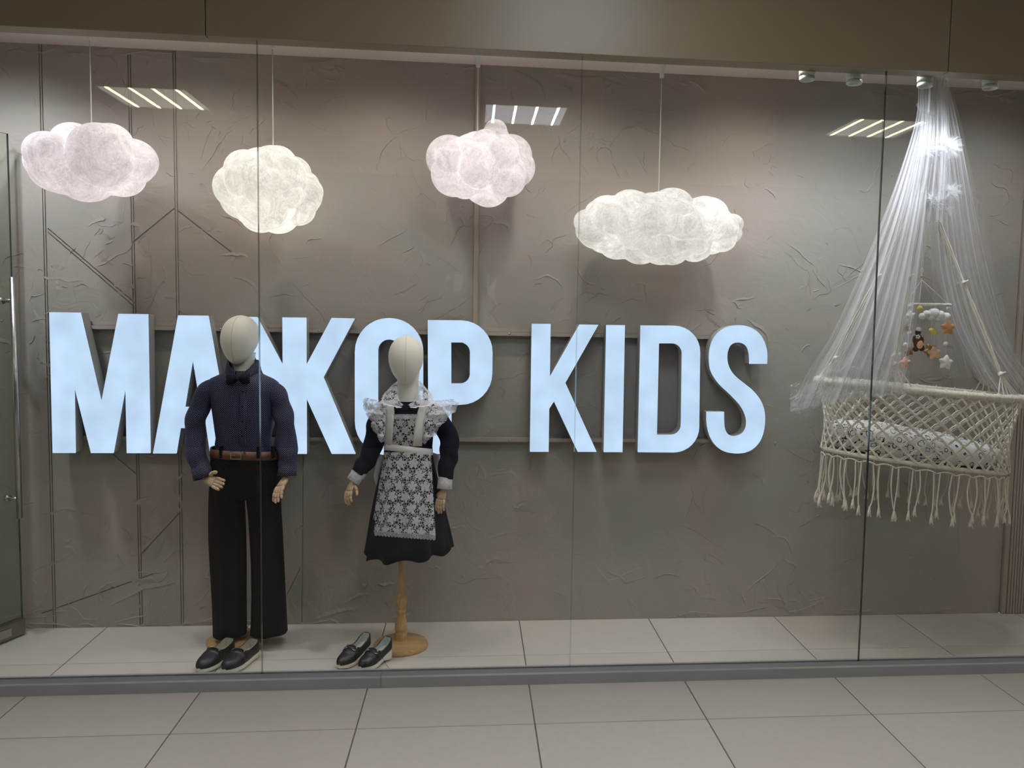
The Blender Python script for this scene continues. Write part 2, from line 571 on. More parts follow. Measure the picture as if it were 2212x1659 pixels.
# lit lettering across the passage, seen mirrored in the glass
M['far_sign'] = emitter('far_sign_face', (1.1, 1.2, 1.3))
for label, polys in (('pale lit sign stroke mirrored in the glass left of the cable trunking', [[(981.5, 592), (1001.5, 592), (996, 626), (981, 630)], [(963, 600), (966, 592), (976, 602), (965.5, 603), (963, 650)]]),
                     ('pale lit K-shaped sign stroke mirrored in the glass right of the cable trunking', [[(1046.5, 592.5), (1058.5, 592), (1057.5, 622), (1075, 593), (1070, 618), (1066, 629), (1071, 643), (1075, 664), (1061, 642), (1053, 634), (1050, 606)]])):
    r = None
    for pl in polys:
        w3 = [at(x, y, 2 * Y_GLASS + 5.38) for x, y in pl]
        if r is None: r = empty('passage_sign', (w3[0].x, -5.39, w3[0].z), label, 'sign')
        n = len(w3)
        vs = [(p.x, -5.38, p.z) for p in w3] + [(p.x, -5.399, p.z) for p in w3]
        fix_normals(mk('stroke', vs, [tuple(range(n)), tuple(range(2 * n - 1, n - 1, -1))] + [(i, (i + 1) % n, n + (i + 1) % n, n + i) for i in range(n)], M['far_sign'], r, False))

# ------------------------------------------------------------------ glass door leaf standing open on the left
e0 = Vector((-0.914, 0.925, 0)); dd = Vector((-0.36, -0.933, 0)).normalized(); nn = Vector((0.933, -0.36, 0)).normalized()
door = empty('door_1', e0, kind='structure')
def leaf(s0, s1, z0, z1, th, off=0.0):
    v = []
    for z in (z0, z1):
        for s_, k in ((s0, -1), (s1, -1), (s1, 1), (s0, 1)):
            p = e0 + dd * s_ + nn * (k * th / 2 + off)
            v.append((p.x, p.y, z))
    return v, [(0, 1, 2, 3), (7, 6, 5, 4), (0, 4, 5, 1), (1, 5, 6, 2), (2, 6, 7, 3), (3, 7, 4, 0)]
v, f = leaf(0, 0.52, 0.012, 2.085, 0.010)
fix_normals(mk('door_leaf', v, f, M['door_glass'], door, False, mats=[M['glass_edge']], fmat=[1, 1, 0, 1, 0, 1]))
v, f = leaf(-0.002, 0.52, 0.008, 0.075, 0.034)
rail = bevel(fix_normals(mk('bottom_rail', v, f, M['dark_metal'], door, False)), 0.003)
v, f = leaf(0.07, 0.16, 0.022, 0.056, 0.004, 0.019)
fix_normals(mk('lock_plate', v, f, M['steel'], rail, False))
hb = e0 + dd * 0.060 + nn * 0.070
bar = MB().tube([(hb.x, hb.y, 0.52), (hb.x, hb.y, 1.505)], 0.0115, 20).build('handle', M['steel'], door)
for z in (0.60, 1.41):
    a = e0 + dd * 0.060 + nn * 0.006
    MB().tube([(a.x, a.y, z), (hb.x, hb.y, z)], 0.008, 12).tube([(a.x, a.y, z), (a.x + nn.x * .012, a.y + nn.y * .012, z)], 0.014, 14).build('standoff', M['steel'], bar)

# ------------------------------------------------------------------ wall fittings: sign rails, cable trunking
def rail_bar(px0, px1, py0, py1, hgt, label, double=False):
    a, b = at(px0, py0, Y_WALL - 0.03), at(px1, py1, Y_WALL - 0.03)
    z = (a.z + b.z) / 2
    r = empty('sign_rail', (a.x, Y_WALL, z), label, 'rail', 'rails carrying the sign')
    MB().box((a.x, Y_WALL - 0.038, z - hgt / 2), (b.x, Y_WALL + 0.002, z + hgt / 2)).build('channel', M['rail'], r, smooth=False)
    if double:
        MB().box((a.x, Y_WALL - 0.024, z + hgt / 2 + 0.001), (b.x, Y_WALL + 0.002, z + hgt / 2 + 0.016)).build('flange', M['rail'], r, smooth=False)
    for k in range(7):
        x = a.x + (b.x - a.x) * (k + 0.5) / 7
        MB().ball((x, Y_WALL - 0.038, z), (0.005, 0.003, 0.005), 8, 5).build('screw', M['steel'], r)
    return z
rail_bar(150, 1590, 707, 728, 0.016, 'upper painted metal rail behind the sign letters', True)
rail_bar(150, 1590, 946, 952, 0.016, 'lower painted metal rail behind the sign letters')
ta, tb = at(1025, 130, Y_WALL - .01), at(1034, 706, Y_WALL - .01)
tx = (ta.x + tb.x) / 2
tr = empty('cable_trunking', (tx, Y_WALL, tb.z), 'narrow vertical cable trunking on the wall behind the knobbed cloud', 'trunking')
bevel(MB().box((tx - .0105, Y_WALL - .016, tb.z - .01), (tx + .0105, Y_WALL + .001, Z_CEIL - .012)).build('cover', M['trunk'], tr, smooth=False), 0.003)
MB().box((tx - .013, Y_WALL - .006, tb.z - .01), (tx + .013, Y_WALL + .001, Z_CEIL - .012)).build('base_strip', M['trunk'], tr, smooth=False)

# ------------------------------------------------------------------ sign letters
YF, YK = 0.885, 0.962
def arc(cx, cy, r, a0, a1, n=8):
    return [(cx + r * math.cos(math.radians(a0 + (a1 - a0) * i / n)), cy + r * math.sin(math.radians(a0 + (a1 - a0) * i / n))) for i in range(n + 1)]
def rrect(x0, y0, x1, y1, r, n=8):
    return arc(x1 - r, y0 + r, r, -90, 0, n) + arc(x1 - r, y1 - r, r, 0, 90, n) + arc(x0 + r, y1 - r, r, 90, 180, n) + arc(x0 + r, y0 + r, r, 180, 270, n)
S_out = [(998,578),(1000,480),(985,400),(945,310),(880,245),(800,208),(710,198),(620,212),(545,248),(485,305),(445,385),(428,480),(428,560),(440,640),(480,720),(540,795),(610,860),(680,930),(740,1000),(780,1075),(798,1150),(790,1220),(755,1275),(690,1303),(640,1298),(600,1270),(577,1215),(570,1130),(570,1060)]
S_in = [(402,1060),(402,1150),(415,1240),(445,1325),(500,1400),(575,1450),(680,1470),(780,1462),(860,1425),(925,1355),(962,1265),(978,1160),(975,1070),(955,990),(915,915),(850,840),(770,775),(690,710),(640,650),(610,580),(602,510),(610,450),(632,400),(670,372),(720,366),(770,380),(805,415),(822,470),(828,530),(828,578)]
def zs(pts):
    p = smooth_path([(1440 + x / 4.607, 660 + y / 4.607, 0) for x, y in pts], 3)
    return [(q.x, q.y) for q in p]
LET = {
 'M': [[(107,675),(172.5,675.8),(218.5,872.5),(256,678.4),(318.4,679.2),(323.6,978.4),(274.2,978.4),(271.2,829),(243.8,978.2),(196.8,978),(158.8,827),(161.5,978),(114.2,978)]],
 'A': [[(385,681.8),(449,682.4),(502,979.6),(454,979.4),(446,924.6),(389,924.2),(380,979),(331,979)], [(416,773),(398.4,879.6),(434,880)]],
 'Zh': [[(510,684.6),(555,685.4),(611,790.4),(610.4,686.2),(660.8,686.6),(661,790.6),(716.6,687.2),(765.4,688.4),(698,815),(767,980),(717,980),(661.4,858),(661.7,980),(611.6,980),(611.3,858),(562,980),(514,980),(573,815)]],
 'O': [rrect(767, 687.5, 913.5, 983, 72), rrect(816, 733, 865, 938, 24)],
 'P': [[(924.5,692),(995,692.4)] + arc(995, 761, 68.5, -88, 0) + arc(995, 806, 68, 0, 90) + [(974.5,874.2),(975.5,980),(926,980)],
       [(974.1,739.2),(1000,739.4)] + arc(994, 761, 21.7, -70, 0, 5) + arc(994, 808, 21.4, 0, 80, 5) + [(974.4,829.3)]],
 'K': [[(1149.4,700),(1189,700.3),(1187.3,816),(1252.2,701.5),(1291.8,702.2),(1220.8,827),(1288,975.6),(1248.3,975.6),(1196.8,866.2),(1186,882.7),(1184.6,975.5),(1145.3,975.5)]],
 'I': [[(1310.4,702.6),(1349.5,703),(1344.2,976.2),(1305,976.2)]],
 'D': [[(1384.7,703.4),(1452,703.8)] + arc(1456, 760, 56, -88, 0) + arc(1455, 922, 55, 0, 88) + [(1378.6,976.4)],
       [(1423.1,741.2),(1452,741.2)] + arc(1452, 763, 22, -88, 0, 5) + arc(1450, 918, 22, 0, 88, 5) + [(1418.6,940)]],
 'S': [zs(S_out) + zs(S_in)],
}
LABELS = {
 'M': 'glowing blue-white letter М at the left end of the sign', 'A': 'glowing blue-white letter А half hidden behind the boy mannequin',
 'Zh': 'glowing blue-white letter Ж just right of the boy mannequin', 'O': 'glowing blue-white letter О behind the girl mannequin head',
 'P': 'glowing blue-white letter Р just right of the girl mannequin', 'K': 'glowing blue-white letter K that starts the word KIDS',
 'I': 'glowing blue-white letter I, the narrowest of the sign', 'D': 'glowing blue-white letter D in the word KIDS',
 'S': 'glowing blue-white letter S at the right end of the sign'}
def fill_outline(loops, name, y_front, depth, bev):
    """loops of (X,Z) -> solid plate facing -Y"""
    cu = bpy.data.curves.new(name, 'CURVE'); cu.dimensions = '2D'; cu.fill_mode = 'BOTH'
    cu.extrude = depth / 2; cu.bevel_depth = bev; cu.bevel_resolution = 1
    for lp in loops:
        sp = cu.splines.new('POLY'); sp.points.add(len(lp) - 1); sp.use_cyclic_u = True
        for i, (x, z) in enumerate(lp): sp.points[i].co = (x, z, 0, 1)
    tmp = bpy.data.objects.new(name, cu); C.objects.link(tmp)
    dg = bpy.context.evaluated_depsgraph_get(); dg.update()
    me = bpy.data.meshes.new_from_object(tmp.evaluated_get(dg))
    vs = [(q.co.x, y_front + depth / 2 - q.co.z, q.co.y) for q in me.vertices]
    fs = [tuple(reversed(p.vertices)) for p in me.polygons]
    bpy.data.objects.remove(tmp); bpy.data.meshes.remove(me); bpy.data.curves.remove(cu)
    return vs, fs
for key, loops in LET.items():
    wl = []
    for lp in loops:
        pts = [at(x, y, YF) for x, y in lp]
        wl.append([(p.x, p.z) for p in pts])
    xs_ = [p[0] for p in wl[0]]; zs_ = [p[1] for p in wl[0]]
    r = empty('sign_letter', ((min(xs_) + max(xs_)) / 2, YK, min(zs_)), LABELS[key], 'letter', 'letters of the lit shop sign')
    v, f = fill_outline(wl, 'face', YF, 0.008, 0.0012)
    mk('face', v, f, M['letter_face'], r, False)
    mb = MB()
    for li, lp in enumerate(wl):
        n = len(lp)
        for k0, k1 in ((YF + 0.006, YK),):
            vs = [(x, k0, z) for x, z in lp] + [(x, k1, z) for x, z in lp]
            mb.add(vs, [(i, (i + 1) % n, n + (i + 1) % n, n + i) for i in range(n)])
    mb.build('return', M['return'], r, smooth=False)
    v, f = fill_outline(wl, 'back_plate', YK - 0.003, 0.003, 0)
    mk('back_plate', v, f, M['return'], r, False)

# ------------------------------------------------------------------ track spotlights
def spotlight(px, py, label, aim, watt, x=None, tint=None):
    p = at(px, py, 0.46) if x is None else Vector((x, 0.46, 2.345))
    zb = p.z
    r = empty('track_spotlight', (p.x, p.y, Z_CEIL), label, 'spotlight', 'spotlights along the window ceiling')
    prof = [(0.0, .052), (0.0255, .050), (0.0265, .001), (0.0285, 0), (0.0295, 0.002), (0.0295, 0.013), (0.028, 0.014), (0.028, 0.016), (0.030, 0.017), (0.0305, 0.030), (0.0315, 0.075), (0.029, 0.085), (0.0, 0.086)]
    v, f, uv = loft([ring(p.x, p.y, zb + z, max(rr, .0005), max(rr, .0005), 28) for rr, z in prof])
    mk('housing', v, f, M['lamp_white'], r)
    v, f, uv = loft([ring(p.x, p.y, zb + z, max(rr, .0005), max(rr, .0005), 24) for rr, z in ((0.024, 0.046), (0.018, 0.048), (0.0, 0.049))])
    mk('lens', v, f, M['spot_lens'], r)
    MB().tube([(p.x, p.y, zb + .084), (p.x, p.y, Z_CEIL - .012)], 0.008, 12).build('stem', M['lamp_white'], r)
    MB().box((p.x - .05, p.y - .018, Z_CEIL - .014), (p.x + .05, p.y + .018, Z_CEIL - .0005)).build('adapter', M['lamp_white'], r, smooth=False)
    L = bpy.data.lights.new('spot_beam', 'SPOT')
    L.energy = watt; L.color = tint or SPOT_COL; L.spot_size = math.radians(125); L.spot_blend = 0.9; L.shadow_soft_size = 0.02
    o = bpy.data.objects.new('spot_beam', L); C.objects.link(o)
    o.parent = r
    o.location = Vector((p.x, p.y, zb - 0.006)) - Vector((p.x, p.y, Z_CEIL))
    d = Vector(aim) - Vector((p.x, p.y, zb))
    o.rotation_euler = d.to_track_quat('-Z', 'Y').to_euler()
M['lamp_white'] = simple('lamp_white', srgb(214, 222, 216), 0.45, nscale=20, namp=0.02)
M['spot_lens'] = emitter('spot_lens', (0.45, 0.48, 0.5))
M['spot_lens'].cycles.emission_sampling = 'NONE'
spotlight(1743, 174, 'leftmost white cylinder spotlight under the bulkhead', (2.2, 0.80, 0.9), SPOT_W * .6)
spotlight(1845, 182, 'second white cylinder spotlight, nearest the tall glass seam', (2.55, 0.85, 0.9), SPOT_W * .8)
spotlight(1998, 188, 'white cylinder spotlight in front of the tulle canopy top', (2.85, 0.75, 0.9), SPOT_W * .6)
spotlight(2139, 192, 'rightmost white cylinder spotlight under the bulkhead', (3.1, 0.8, 0.9), SPOT_W * .8)
spotlight(0, 0, 'added unseen cylinder spotlight left of the leftmost cloud', (-0.8, 0.9, 1.2), SPOT_W * 1.6, x=-0.86)  # extra lamp out of view, added for the cool light at upper left

# unseen flush downlights, added behind the bulkhead to brighten the window wall
def downlight(x, where, watt, col):
    y = 0.50
    r = empty('added_downlight', (x, y, Z_CEIL), 'added unseen fill downlight in the window ceiling ' + where, 'downlight', 'added fill lights in the window ceiling')
    v, f, uv = loft([ring(x, y, Z_CEIL - z, q, q, 28) for q, z in ((.046, .0004), (.046, .004), (.040, .006), (.036, .003), (.036, .0008))])
    mk('bezel', v, f, M['lamp_white'], r)
    v, f, uv = loft([ring(x, y, Z_CEIL - z, q, q, 28) for q, z in ((.0355, .0015), (.02, .0022), (.0005, .0025))])
    mk('lens', v, f, M['spot_lens'], r)
    L = bpy.data.lights.new('fill_beam', 'SPOT')
    L.energy = watt; L.color = col; L.spot_size = math.radians(140); L.spot_blend = 1.0; L.shadow_soft_size = 0.035
    o = bpy.data.objects.new('fill_beam', L); C.objects.link(o); o.parent = r
    o.location = (0, 0, -0.012)
    o.rotation_euler = (Vector((0, .22, -1))).to_track_quat('-Z', 'Y').to_euler()
WARM = (1.0, 0.93, 0.86)
for x, where, w_, c_ in ((-.95, 'left of the leftmost cloud', 2.0, (.86, .92, 1.0)), (-.14, 'above the boy mannequin', 1.0, WARM), (.58, 'above the girl mannequin', 1.0, WARM),
                        (1.36, 'above the letter K', 1.0, WARM), (2.16, 'above the letter S', 1.0, WARM),
                        (2.62, 'beside the tall right glass seam', .8, SPOT_COL), (3.25, 'right of the tulle canopy', .9, SPOT_COL)):
    downlight(x, where, DOWN_W * w_, c_)

# ------------------------------------------------------------------ cloud lamps
def fabric_shade(name, col, streak=0.45):
    t = NT(name)
    v = t.coord('Object')
    f = t.noise(v, 9, 6, 0.7, 2.0)
    f2 = t.noise(v, 45, 4, 0.7, 3.0)
    k = t.math('ADD', t.math('MULTIPLY', f, 0.6), t.math('MULTIPLY', f2, 0.4))
    lo = tuple(c * (1 - streak) for c in col[:3]) + (1,)
    cc = t.mixc(t.ramp(k, 0.35, 0.65), lo, col)
    nrm = t.bump(t.noise(v, 60, 4, 0.7, 1.5), 0.25, 0.002)
    tr = t.node('ShaderNodeBsdfTranslucent', None, Color=cc, Normal=nrm).outputs[0]
    df = t.node('ShaderNodeBsdfDiffuse', None, Color=cc, Normal=nrm).outputs[0]
    return t.done(t.mix(0.68, df, tr))
M['shade_pink'] = fabric_shade('cloud_fabric_pink', (0.90, 0.85, 0.855, 1))
M['shade_white'] = fabric_shade('cloud_fabric_white', (0.90, 0.89, 0.865, 1))
M['cord_white'] = simple('white_cord', srgb(222, 222, 222), 0.5, nscale=50, namp=0.03)

def ico(n):
    bm = bmesh.new(); bmesh.ops.create_icosphere(bm, subdivisions=n, radius=1)
    v = np.array([q.co[:] for q in bm.verts]); f = [tuple(q.index for q in p.verts) for p in bm.faces]
    bm.free(); return v, f
IV, IF = ico(6)
def cloud_lamp(box, Y, depth, seed, nb, rb, mat, watts, lcol, cordpx, label, extra=(), canopy=True, zcap=1.0, base=.70, jit=0.35, bulbs=((0, 0, 0),)):
    rng = np.random.RandomState(seed)
    x0, y0, x1, y1 = box
    a, b = at(x0, (y0 + y1) / 2, Y), at(x1, (y0 + y1) / 2, Y)
    c = at((x0 + x1) / 2, (y0 + y1) / 2, Y)
    hx = (b.x - a.x) / 2
    hz = abs(at((x0 + x1) / 2, y0, Y).z - at((x0 + x1) / 2, y1, Y).z) / 2
    R = np.array([hx, depth / 2, hz])
    # bumps spread over an ellipsoid
    sph = []
    for i in range(nb):
        zz = 1 - 2 * (i + 0.5) / nb
        ph = i * 2.399963 + rng.uniform(-jit, jit)
        d = np.array([math.sqrt(1 - zz * zz) * math.cos(ph), math.sqrt(1 - zz * zz) * math.sin(ph), zz]) + rng.normal(0, .08, 3)
        d /= np.linalg.norm(d)
        s = rb * rng.uniform(0.75, 1.3)
        cen = d * R * (1 - s * 0.55)
        k_ = 1.0
        if d[2] > .25: cen = cen * np.array([1, 1, zcap]); k_ = zcap
        sph.append((cen, s * hz * 1.0 * k_))
    for px, py, rr, oy in extra:
        q = at(px, py, Y + oy)
        sph.append((np.array([q.x - c.x, oy, q.z - c.z]), rr * mpp(Y)))
    V = IV * R[None, :]
    D = V / np.linalg.norm(V, axis=1)[:, None]
    rad = 1 / np.sqrt(((D / (R * base)) ** 2).sum(1))
    for cen, s in sph:
        bq = D @ cen
        disc = bq * bq - (cen @ cen - s * s)
        ok = disc > 0
        tt = np.where(ok, bq + np.sqrt(np.maximum(disc, 0)), 0)
        rad = np.maximum(rad, tt)
    Vn = D * rad[:, None]
    # settle the outer size to the measured one
    for k, hh in ((0, hx), (2, hz)):
        lo, hi = Vn[:, k].min(), Vn[:, k].max()
        Vn[:, k] = (Vn[:, k] - (lo + hi) / 2) * (2 * hh / (hi - lo))
    Vn[:, 1] *= (depth / (Vn[:, 1].max() - Vn[:, 1].min()))
    ct = at(cordpx[0], cordpx[1], Y); 
    # the cord hangs plumb from the ceiling
    xc = at(cordpx[2], cordpx[3], Y).x
    r = empty('cloud_lamp', (xc, Y, Z_CEIL), label, 'lamp', 'cloud pendant lamps')
    sh = mk('lampshade', (Vn + np.array(c)).tolist(), IF, mat, r)
    zt = c.z + hz * 0.5
    i = np.argmin((Vn[:, 0] + c.x - xc) ** 2 + (Vn[:, 1]) ** 2 - 0.2 * Vn[:, 2])
    MB().tube([(xc, Y, c.z + hz * 0.6), (xc, Y, Z_CEIL - 0.02)], 0.0022, 8).build('cord', M['cord_white'], r)
    prof = [(0.038, 0), (0.038, 0.004), (0.030, 0.012), (0.012, 0.028), (0.009, 0.034), (0.009, 0.065), (0.006, 0.068), (0.0, 0.068)] if canopy else [(0.020, 0), (0.018, 0.02), (0.010, 0.045), (0.009, 0.075), (0.0, 0.076)]
    v, f, uv = loft([ring(xc, Y, Z_CEIL - 0.0005 - z, max(q, .0004), max(q, .0004), 24) for q, z in prof])
    mk('ceiling_rose', v, f, M['cord_white'], r)
    for bx, by, bz in bulbs:
        L = bpy.data.lights.new('bulb', 'POINT'); L.energy = watts / len(bulbs); L.color = lcol; L.shadow_soft_size = 0.03
        o = bpy.data.objects.new('bulb', L); C.objects.link(o); o.parent = r
        o.location = (c.x - xc + bx * hx, by * depth, c.z - Z_CEIL + bz * hz)
cloud_lamp((54, 263, 342, 439), .68, .40, 11, 16, .62, M['shade_pink'], 1.3, (1.0, 0.94, 0.945), (200, 280, 198, 275),
           'big pinkish cloud lamp with two humps, leftmost of four',
           extra=[(160, 310, 46, -.02), (243, 308, 44, .02), (140, 385, 55, -.06), (110, 360, 52, -.02), (280, 360, 58, 0), (230, 370, 62, -.05)], zcap=.74, bulbs=((-.35, 0, 0), (.35, 0, 0)))
cloud_lamp((465, 315, 700, 503), .68, .38, 23, 26, .50, M['shade_white'], 1.5, (1.0, 0.955, 0.87), (590, 320, 590, 315),
           'bright warm white cloud lamp crossed by a glass seam', base=.78,
           extra=[(545, 385, 45, -.11), (610, 395, 48, -.10), (580, 430, 50, -.11), (665, 440, 34, 0), (500, 395, 36, 0)], bulbs=((-.1, 0, .0), (.1, 0, -.15)))
cloud_lamp((920, 257, 1157, 447), .80, .33, 37, 22, .52, M['shade_pink'], 1.25, (1.0, 0.94, 0.955), (1031, 300, 1031, 300),
           'pinkish cloud lamp with a pointed knob on top',
           extra=[(1074, 282, 27, 0), (1072, 300, 34, 0), (1050, 325, 36, -.08), (1090, 345, 40, -.10), (1040, 360, 34, -.12), (965, 350, 45, 0), (1115, 345, 40, 0)], zcap=.62, bulbs=((-.25, 0, -.05), (.2, 0, -.15)))
cloud_lamp((1240, 405, 1607, 573), .80, .33, 51, 56, .42, M['shade_white'], 1.8, (1.0, 0.97, 0.93), (1422, 410, 1423, 405),
           'long lumpy white cloud lamp over the word KIDS', canopy=False, jit=0.5, base=.80,
           extra=[(1330, 470, 40, -.12), (1410, 470, 42, -.13), (1480, 480, 40, -.12), (1550, 490, 40, -.08), (1290, 500, 38, -.05), (1420, 530, 40, -.08)], bulbs=((-.55, 0, 0), (0, 0, 0), (.55, 0, 0)))

# ------------------------------------------------------------------ materials of the mannequins
def wood(name, a, b, scale=18.0, grain=(1.0, 1.0, 0.12)):
    t = NT(name)
    v = t.coord('Object', grain)
    f = t.noise(v, scale * 3, 4, 0.6, 1.5)
    g = t.noise(v, scale * 9, 3, 0.6, 0.5)
    k = t.math('ADD', t.math('MULTIPLY', f, 0.7), t.math('MULTIPLY', g, 0.3))
    return t.done(t.bsdf(t.mixc(t.ramp(k, 0.35, 0.65), a, b), 0.45, 0, 0.4, t.bump(g, 0.1, 0.001)))
M['wood'] = wood('turned_beech', srgb(172, 134, 84), srgb(212, 175, 122))
M['wood_board'] = wood('beech_board', srgb(176, 138, 90), srgb(208, 172, 120), 12, (0.12, 1.3, 1.0))
M['hand_wood'] = wood('jointed_hand_wood', srgb(186, 156, 126), srgb(214, 186, 156), 10)
M['linen'] = simple('linen_cover', srgb(234, 231, 218), 0.85, nscale=12, namp=0.03, bscale=90, bstr=0.1, bdist=0.001)
M['seam'] = simple('linen_seam', srgb(204, 200, 184), 0.9, nscale=12, namp=0.03)
M['trouser'] = simple('black_trouser_cloth', srgb(15, 16, 20), 0.85, spec=0.15, nscale=30, namp=0.2)
M['navy'] = simple('navy_dress_cloth', srgb(16, 17, 34), 0.8, spec=0.25, nscale=30, namp=0.15, bscale=14, bstr=0.35, bdist=0.012)
M['bow'] = simple('navy_bow_cloth', srgb(12, 13, 30), 0.7, spec=0.3, nscale=40, namp=0.2)
M['leather_brown'] = simple('brown_leather', srgb(98, 57, 38), 0.5, nscale=40, namp=0.2, bscale=120, bstr=0.15, bdist=0.001)
M['leather_black'] = simple('black_leather', srgb(24, 25, 29), 0.42, spec=0.5, nscale=40, namp=0.2, bscale=220, bstr=0.25, bdist=0.0008)
M['sole'] = simple('white_rubber_sole', srgb(222, 218, 204), 0.55, nscale=20, namp=0.03)
M['lining'] = simple('shoe_lining', srgb(186, 182, 166), 0.8, nscale=30, namp=0.05)
M['lining_grey'] = simple('shoe_lining_grey', srgb(196, 200, 196), 0.8, nscale=30, namp=0.05)
M['white_cloth'] = simple('white_cotton', srgb(226, 224, 224), 0.85, nscale=14, namp=0.03, bscale=30, bstr=0.3, bdist=0.003)

# navy shirt with small white dots (uv in metres)
t = NT('dotted_shirt')
uv = t.coord('UV')
sx_ = t.node('ShaderNodeSeparateXYZ', None, i0=uv)
pu, pv = 0.0086, 0.0076
def lattice(off):
    a = t.math('SUBTRACT', t.math('FRACT', t.math('ADD', t.math('DIVIDE', sx_.outputs[0], pu), off)), 0.5)
    b = t.math('SUBTRACT', t.math('FRACT', t.math('ADD', t.math('DIVIDE', sx_.outputs[1], pv), off)), 0.5)
    a = t.math('MULTIPLY', a, pu); b = t.math('MULTIPLY', b, pv)
    return t.math('SQRT', t.math('ADD', t.math('MULTIPLY', a, a), t.math('MULTIPLY', b, b)))
dmin = t.math('MINIMUM', lattice(0.0), lattice(0.5))
dots = t.ramp(dmin, 0.00085, 0.0012, 1, 0)
ob = t.coord('Object')
cl = t.mixc(dots, t.mixc(t.noise(ob, 8, 3), srgb(13, 16, 50), srgb(20, 24, 64)), srgb(176, 178, 192))
M['shirt'] = t.done(t.bsdf(cl, 0.75, 0, 0.3, t.bump(t.noise(ob, 13, 3, 0.6, 0.6), 0.45, 0.012)))

# white floral lace over open net (uv in metres)
def lace(name, pu=0.053, pv=0.088, rad=0.0215, cell=0.0098, flowers=True, dense=0.0):
    t = NT(name)
    uv = t.coord('UV')
    sp = t.node('ShaderNodeSeparateXYZ', None, i0=uv)
    def flower(ou, ov, ph):
        a = t.math('MULTIPLY', t.math('SUBTRACT', t.math('FRACT', t.math('ADD', t.math('DIVIDE', sp.outputs[0], pu), ou)), 0.5), pu)
        b = t.math('MULTIPLY', t.math('SUBTRACT', t.math('FRACT', t.math('ADD', t.math('DIVIDE', sp.outputs[1], pv), ov)), 0.5), pv)
        r = t.math('SQRT', t.math('ADD', t.math('MULTIPLY', a, a), t.math('MULTIPLY', b, b)))
        th = t.math('ADD', t.math('ARCTAN2', b, a), ph)
        lob = t.math('ABSOLUTE', t.math('COSINE', t.math('MULTIPLY', th, 2.5)))
        edge = t.math('MULTIPLY', t.math('ADD', t.math('MULTIPLY', lob, 0.55), 0.42), rad)
        inside = t.math('LESS_THAN', r, edge)
        vein = t.math('GREATER_THAN', t.math('ABSOLUTE', t.math('SUBTRACT', r, t.math('MULTIPLY', edge, 0.45))), rad * 0.045)
        return t.math('MULTIPLY', inside, t.math('ADD', t.math('MULTIPLY', vein, 0.30), 0.58))
    net = t.ramp(t.voronoi(uv, 1 / cell, 'DISTANCE_TO_EDGE'), 0.055, 0.095, 0.88, 0.0)
    al = net
    if flowers:
        al = t.math('MAXIMUM', al, t.math('MAXIMUM', flower(0.0, 0.0, 0.3), flower(0.5, 0.5, 1.2)))
    al = t.math('MAXIMUM', al, 0.06 + dense)
    d = t.node('ShaderNodeBsdfDiffuse', None, Color=srgb(238, 238, 242)).outputs[0]
    tl = t.node('ShaderNodeBsdfTranslucent', None, Color=srgb(238, 238, 242)).outputs[0]
    tr = t.node('ShaderNodeBsdfTransparent').outputs[0]
    return t.done(t.mix(al, tr, t.mix(0.35, d, tl)))
M['lace'] = lace('floral_lace')
M['lace_small'] = lace('floral_lace_small', 0.045, 0.060, 0.018, 0.0095)
M['lace_trim'] = lace('lace_edging', cell=0.0058, flowers=False, dense=0.35)
M['lace_cuff'] = lace('lace_cuff', 0.040, 0.050, 0.019, 0.008, True, 0.55)

# ------------------------------------------------------------------ shared mannequin pieces
def head(parent, px, Y, tone, turn=0.0):
    """egg head with a neck; px: (cx_top, y_top, y_chin, half width, chin x, neck half width, neck bottom y)"""
    cx, yt, yc, hw, cxn, nw, yn = px
    k = mpp(Y)
    zt, zc = at(cx, yt, Y).z, at(cx, yc, Y).z
    hgt = zt - zc
    X = at(cx, (yt + yc) / 2, Y).x; Xc = at(cxn, yc, Y).x
    w = hw * k
    prof = [(0.0, 0.02), (0.01, .20), (0.035, .40), (0.08, .60), (0.15, .78), (0.24, .91), (0.34, .985), (0.44, 1.0), (0.54, .975), (0.64, .905), (0.73, .80), (0.81, .675), (0.88, .53), (0.94, .375), (0.98, .22), (1.0, .10), (1.004, .01)]
    rings = []
    for s, q in prof:
        x = X + (Xc - X) * max(0, s - .3) ** 1.2 * 1.5
        yy = Y + 0.012 - 0.030 * s        # the face leans forward towards the chin
        dep = 1.20 - 0.20 * s
        rings.append(ring(x, yy, zt - s * hgt, w * q, w * q * dep, 32))
    v, f, uv = loft(rings)
    hd = mk('head', v, f, M['linen'], parent)
    # centre seam over the face
    path = []
    for s, q in prof[1:-2]:
        x = X + (Xc - X) * max(0, s - .3) ** 1.2 * 1.5
        yy = Y + 0.012 - 0.030 * s
        a = -math.pi / 2 + turn
        path.append((x + w * q * math.cos(a) * 1.002, yy + w * q * (1.20 - .20 * s) * math.sin(a) * 1.002, zt - s * hgt))
    MB().tube(smooth_path(path, 2), 0.0009, 5).build('seam', M['seam'], hd)
    # neck
    zn = at(cx, yn, Y).z
    rings = []
    for s, q in ((0, 1.10), (.25, 1.0), (.5, .98), (.75, 1.03), (1, 1.16)):
        z = zc + 0.045 - s * (zc + 0.045 - zn)
        rings.append(ring(Xc + 0.006, Y + 0.048, z, nw * k * q, nw * k * q * 1.05, 28))
    v, f, uv = loft(rings)
    mk('neck', v, f, M['linen'], parent)

